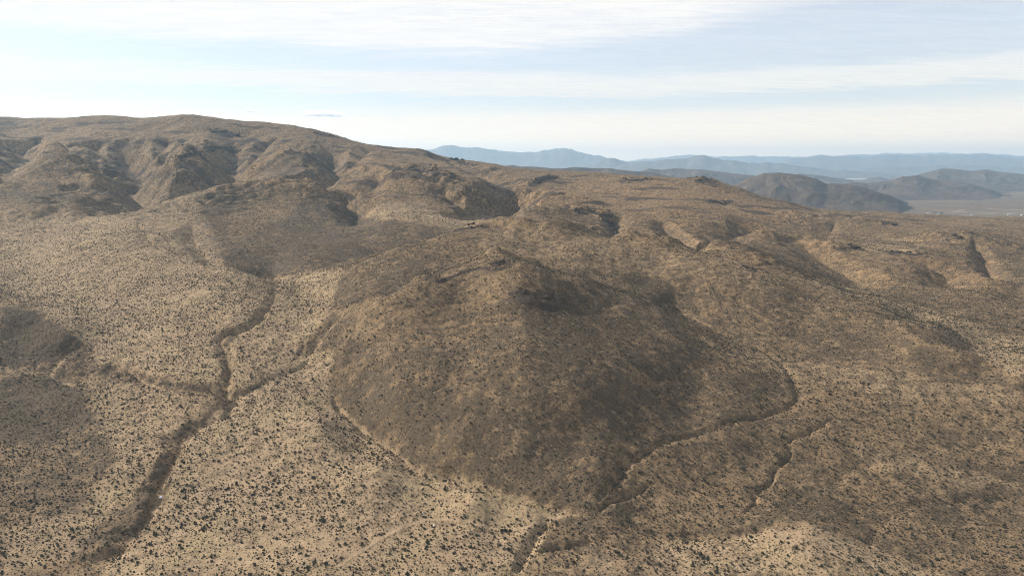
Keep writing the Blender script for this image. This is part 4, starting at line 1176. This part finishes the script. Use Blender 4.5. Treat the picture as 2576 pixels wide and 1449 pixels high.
# ------------------------------------------------------------------ rock outcrops on the crests
def plain(name, c0, c1, scale=1.0, rough=.9, spec=.1):
    mat = bpy.data.materials.new(name)
    mat.use_nodes = True
    N = NT(mat.node_tree)
    b = N.n['Principled BSDF']
    b.inputs['Roughness'].default_value = rough
    b.inputs['Specular IOR Level'].default_value = spec
    n = N.noise(N.add('ShaderNodeTexCoord').outputs['Object'], scale, 5, .62)
    N.l.new(N.mix(N.ramp(n, .35, .65), c0, c1), b.inputs['Base Color'])
    return mat


def top_of(u, v):
    p = place(u, v)
    return np.array([p[0], p[1], float(height(p[0], p[1])) + CAM_Z])


M_ROCK = plain('dark_lava_rock', rgb(.042, .036, .033), rgb(.085, .070, .060), .6)
M_PALEROCK = plain('pale_rock', rgb(.55, .50, .43), rgb(.70, .66, .58), 3.0)


def rock_piece(bm, r, c, sx_, sy_, sz_):
    """one angular block: hull of scattered points"""
    ang = r.uniform(0, math.pi)
    vs = []
    for k in range(11):
        p = Vector((r.gauss(0, 1), r.gauss(0, 1), r.gauss(0, 1))).normalized()
        p = Vector((p.x * sx_, p.y * sy_, p.z * sz_))
        vs.append(bm.verts.new(Vector((c[0] + p.x * math.cos(ang) - p.y * math.sin(ang), c[1] + p.x * math.sin(ang) + p.y * math.cos(ang), c[2] + p.z))))
    bmesh.ops.convex_hull(bm, input=vs)
    for v in [v for v in bm.verts if not v.link_faces]:
        bm.verts.remove(v)


def outcrop(seed, line, n, label, band=1.0):
    r = random.Random(seed)
    pts = [top_of(u, v) for u, v in line]
    base = pts[len(pts) // 2]
    dist = math.hypot(base[0], base[1])
    k = dist / 682.0                                   # one finished pixel in metres
    bm = bmesh.new()
    for i in range(n):
        t = r.random() * (len(pts) - 1)
        j = min(int(t), len(pts) - 2)
        p = pts[j] + (pts[j + 1] - pts[j]) * (t - j)
        x, y = p[0] + r.gauss(0, band * 2.2 * k), p[1] + r.gauss(0, band * 4.0 * k)
        z = float(height(x, y)) + CAM_Z
        s_ = k * math.exp(r.gauss(-.15, .45))
        rock_piece(bm, r, (x - base[0], y - base[1], z - base[2] + .15 * s_), s_ * 1.5, s_ * 1.0, s_ * .7)
    me = bpy.data.meshes.new('rock_outcrop')
    bm.to_mesh(me); bm.free()
    me.materials.append(M_ROCK)
    ob = bpy.data.objects.new('rock_outcrop', me)
    COL.objects.link(ob)
    ob.location = base
    ob['label'] = label; ob['category'] = 'rock outcrop'; ob['group'] = 'dark rock outcrops on the hill crests'


CRAGS = [
 ([(447,394),(470,388),(500,384)], 46, 'black crag on the rounded knob below the highest ridge'),
 ([(455,380),(520,369),(575,371),(598,384)], 40, 'long broken band of dark rock above the black crag on the knob'),
 ([(1140,577),(1180,569),(1213,566)], 40, 'dark curved ledge at the left end of the middle ridge crest'),
 ([(1228,664),(1250,658),(1274,660)], 30, 'small dark crag on the very top of the front hill'),
 ([(1095,706),(1160,684),(1215,670)], 36, 'thin line of dark rocks along the left crest of the front hill'),
 ([(1294,737),(1340,740),(1392,752)], 40, 'dark ledge across the upper face of the front hill'),
 ([(1389,736),(1402,754)], 12, 'short dark rib of rock right of the ledge on the front hill'),
 ([(1512,550),(1552,566),(1540,585)], 34, 'dark rock steps at the right end of the lobe below the plateau'),
 ([(1430,528),(1473,527),(1546,543)], 34, 'dark rocky rim along the lobe below the plateau'),
 ([(1778,505),(1842,508)], 26, 'flat dark rock patch on the right part of the plateau'),
 ([(1748,455),(1780,452),(1808,459)], 24, 'dark cap of rock on the small summit at the right end of the plateau'),
 ([(1330,464),(1365,449),(1404,443)], 44, 'slanting dark crag on the left nose of the plateau beside the canyon'),
 ([(968,420),(1050,425),(1142,445)], 50, 'long dark rock band above the back valley left of the canyon'),
 ([(1122,397),(1165,406),(1188,417)], 24, 'dark rocks on the far ridge shoulder above the canyon'),
 ([(2088,624),(2158,622)], 34, 'short black cliff in the brown hills at the right'),
 ([(2220,632),(2328,643)], 30, 'dark ragged rim of the right hand bench beside the black cliff'),
 ([(522,328),(560,331),(594,344)], 28, 'dark rock patch just below the left skyline'),
 ([(1868,670),(1924,684)], 20, 'small dark rocks on the crest of the long spur descending right'),
 ([(2372,602),(2400,597),(2418,600)], 20, 'dark rocks on the round brown knob at the far right'),
 ([(2222,560),(2256,567)], 18, 'dark rock patch near the far edge of the brown flat'),
 ([(792,336),(848,346)], 18, 'low dark rocks on the skyline where the left ridge starts to fall'),
 ([(1570,452),(1640,450)], 22, 'thin dark rock streaks on the top of the plateau'),
]
for i, (ln, n, lab) in enumerate(CRAGS):
    outcrop(500 + i, ln, n, lab)

for u, v, w, lab in ((1065,1290,.55,'small white stone beside the worn path, the one farther up'), (1092,1321,.62,'white stone just below the bend of the worn path')):
    bm = bmesh.new()
    rock_piece(bm, random.Random(int(u)), (0, 0, w * .3), w, w * .8, w * .6)
    me = bpy.data.meshes.new('stone')
    bm.to_mesh(me); bm.free(); me.materials.append(M_PALEROCK)
    ob = bpy.data.objects.new('stone', me); COL.objects.link(ob)
    ob.location = top_of(u, v)
    ob['label'] = lab; ob['category'] = 'stone'; ob['group'] = 'white stones by the worn path'

# crumpled scrap on the gully bank, its violet glint put into the colour
bm = bmesh.new()
bmesh.ops.create_grid(bm, x_segments=5, y_segments=4, size=.42)
r = random.Random(3)
for v in bm.verts:
    v.co.z = .35 + r.uniform(-.16, .16) + .3 * v.co.y
ext = bmesh.ops.extrude_face_region(bm, geom=bm.faces[:])
for v in [g for g in ext['geom'] if isinstance(g, bmesh.types.BMVert)]:
    v.co.z += .05
me = bpy.data.meshes.new('scrap')
bm.to_mesh(me); bm.free()
ms = plain('lilac_glint_scrap', rgb(.86, .80, .98), rgb(.95, .93, 1.0), 4.0, .35, .6)
me.materials.append(ms)
ob = bpy.data.objects.new('scrap', me); COL.objects.link(ob)
ob.location = top_of(404.5, 1252)
ob['label'] = 'small scrap with painted white and violet glint on the bank of the deep gully'; ob['category'] = 'scrap'

# ------------------------------------------------------------------ the far valley: houses, trees, tracks, salt flat
def on_floor(u, v):
    a, h = ray(u, v)
    y = FLOOR / float(h)
    for _ in range(4):
        y = float(floor_z(np.array([float(a) * y]), np.array([y]))[0]) / float(h)
    return Vector((float(a) * y, y, float(h) * y + CAM_Z))


M_WALL = plain('white_siding', rgb(.56, .53, .47), rgb(.62, .59, .53), 1.5)
M_ROOF = plain('pale_metal_roof', rgb(.46, .44, .41), rgb(.54, .52, .48), 1.2, .6, .3)
M_DOOR = plain('brown_door', rgb(.10, .07, .05), rgb(.14, .10, .07), 2.0)
M_GLASS = plain('window_glass', rgb(.03, .035, .04), rgb(.05, .055, .06), 1.0, .15, .5)
M_LEAF = plain('dark_foliage', rgb(.030, .042, .026), rgb(.060, .075, .042), 1.2)
M_BARK = plain('bark', rgb(.07, .055, .045), rgb(.11, .09, .07), 2.0)


def box(bm, x0, x1, y0, y1, z0, z1):
    vs = [bm.verts.new((x, y, z)) for z in (z0, z1) for y in (y0, y1) for x in (x0, x1)]
    for f in ((0, 2, 3, 1), (4, 5, 7, 6), (0, 1, 5, 4), (2, 6, 7, 3), (0, 4, 6, 2), (1, 3, 7, 5)):
        bm.faces.new([vs[i] for i in f])


def part(name, bm, mat, parent):
    me = bpy.data.meshes.new(name)
    bm.to_mesh(me); bm.free()
    me.materials.append(mat)
    ob = bpy.data.objects.new(name, me)
    COL.objects.link(ob)
    ob.parent = parent
    return ob


def house(u, v, w, d, h, rz, label):
    root = bpy.data.objects.new('house', None)
    COL.objects.link(root)
    root.location = on_floor(u, v); root.rotation_euler = (0, 0, rz)
    root['label'] = label; root['category'] = 'house'; root['group'] = 'white buildings scattered on the far valley floor'
    bm = bmesh.new()
    box(bm, -w / 2, w / 2, -d / 2, d / 2, -1.0, h)
    for sx_ in (-1, 1):                                 # gable ends
        bm.faces.new([bm.verts.new((sx_ * w / 2, -d / 2, h)), bm.verts.new((sx_ * w / 2, d / 2, h)), bm.verts.new((sx_ * w / 2, 0, h + d * .28))])
    part('wall', bm, M_WALL, root)
    bm = bmesh.new()
    o, t = .4, .15
    for sy_ in (-1, 1):
        a = [(-w / 2 - o, sy_ * (d / 2 + o), h - o * .5), (w / 2 + o, sy_ * (d / 2 + o), h - o * .5), (w / 2 + o, 0, h + d * .28 + .03), (-w / 2 - o, 0, h + d * .28 + .03)]
        lo = [bm.verts.new(p) for p in a]; up = [bm.verts.new((p[0], p[1], p[2] + t)) for p in a]
        bm.faces.new(lo); bm.faces.new(up)
        for i in range(4):
            bm.faces.new([lo[i], lo[(i + 1) % 4], up[(i + 1) % 4], up[i]])
    part('roof', bm, M_ROOF, root)
    bm = bmesh.new(); box(bm, -.5, .5, -d / 2 - .06, -d / 2 + .02, 0, 2.1); part('door', bm, M_DOOR, root)
    for x in (-w * .32, w * .32):
        bm = bmesh.new(); box(bm, x - .7, x + .7, -d / 2 - .05, -d / 2 + .02, 1.0, 2.2); part('window', bm, M_GLASS, root)


house(2290, 540.0, 7, 5, 3.2, .3, 'bright white house just beyond the dark foot of the far brown hill')
house(2334, 537.0, 6, 5, 2.8, -.2, 'tiny white house at the left end of the dark tree row')
house(2361, 538.5, 8, 5, 3.0, .1, 'white house just below the right end of the dark tree row')
house(2446, 541.5, 11, 5, 2.6, -.1, 'low white house right of the pale tracks, near the brown rim')
house(2541, 540.5, 18, 5, 2.4, -.08, 'long white shed near the far right of the valley floor')
house(2571, 542.0, 8, 6, 3.2, .2, 'white house beyond the long shed at the right edge')


def make_tree(seed):
    r = random.Random(seed)
    root = bpy.data.objects.new('tree', None)
    COL.objects.link(root)
    bm = bmesh.new()
    bmesh.ops.create_cone(bm, segments=6, radius1=.22, radius2=.08, depth=3.0, matrix=__import__('mathutils').Matrix.Translation((0, 0, 1.2)))
    part('trunk', bm, M_BARK, root)
    bm = bmesh.new()
    for k in range(90):
        p = Vector((r.gauss(0, 1.3), r.gauss(0, 1.1), 2.6 + r.gauss(0, .9)))
        n = Vector((r.gauss(0, 1), r.gauss(0, 1), r.gauss(0, 1))).normalized()
        t = n.orthogonal().normalized() * r.uniform(.3, .6); b_ = n.cross(t) * r.uniform(.7, 1.2)
        bm.faces.new([bm.verts.new(p + t), bm.verts.new(p + b_), bm.verts.new(p - t), bm.verts.new(p - b_)])
    part('crown', bm, M_LEAF, root)
    return root


first = make_tree(5)
TREES = [(2347,536.0),(2351,536.2),(2355,536.3),(2359,536.6),(2363,536.9),(2367,537.1),(2371,537.3)]
for i, (u, v) in enumerate(TREES):
    if i == 0:
        tr_ = first
    else:
        tr_ = first.copy(); COL.objects.link(tr_)
        for ch in list(first.children):
            c = ch.copy(); COL.objects.link(c); c.parent = tr_
    tr_.location = on_floor(u, v); tr_.rotation_euler = (0, 0, i * 1.3)
    s_ = 1.0 + .22 * ((i * 3) % 4) * .5
    tr_.scale = (s_ * 1.25, s_ * 1.25, s_)
    tr_['label'] = ('leftmost dark tree of the row behind the white houses' if i == 0 else 'rightmost dark tree of the row behind the white houses' if i == 6 else 'dark low tree in the middle of the row behind the white houses')
    tr_['category'] = 'tree'; tr_['group'] = 'row of dark trees in the far valley' if i in (0, 6) else 'middle trees of the dark row in the far valley'

M_TRACK = plain('pale_dirt', rgb(.24, .18, .13), rgb(.30, .23, .165), .05)
M_SALT = plain('salt_crust', rgb(.78, .77, .74), rgb(.86, .85, .83), .01)


def strip(name, line, width, mat, lift):
    P = [on_floor(u, v) for u, v in line]
    Q = []
    for a, b in zip(P[:-1], P[1:]):
        for t in np.linspace(0, 1, 14)[:-1]:
            Q.append(a.lerp(b, float(t)))
    Q.append(P[-1])
    bm = bmesh.new()
    prev = None
    for i, p in enumerate(Q):
        e = (Q[min(i + 1, len(Q) - 1)] - Q[max(i - 1, 0)]); e.z = 0
        n = Vector((-e.y, e.x, 0)).normalized()
        w = width * (.6 + .8 * float(vnoise(np.array([i * .37]), np.array([3.0]), 9)[0])) * (min(1, i / 3 + .2)) * min(1, (len(Q) - 1 - i) / 3 + .2)
        row = []
        for s_ in (-1, 1):
            q_ = p + n * w * s_
            q_.z = float(floor_z(np.array([q_.x]), np.array([q_.y]))[0]) + CAM_Z + lift
            row.append(bm.verts.new(q_))
        if prev:
            bm.faces.new([prev[0], prev[1], row[1], row[0]])
        prev = row
    ob = part(name, bm, mat, None)
    ob['kind'] = 'structure'


strip('dirt_road', [(2400,533),(2440,534),(2500,536.5),(2576,540),(2640,543)], 14, M_TRACK, .6)
strip('dirt_road', [(2395,534),(2418,529),(2426,527)], 8, M_TRACK, .7)
strip('dirt_road', [(2270,541),(2340,539),(2420,541),(2520,537),(2640,536)], 9, M_TRACK, .9)
strip('dirt_road', [(2480,526),(2530,528),(2600,529)], 22, M_TRACK, .8)
strip('salt_flat', [(2144,451.3),(2158,451.0),(2173,451.2)], 260, M_SALT, 2.0)
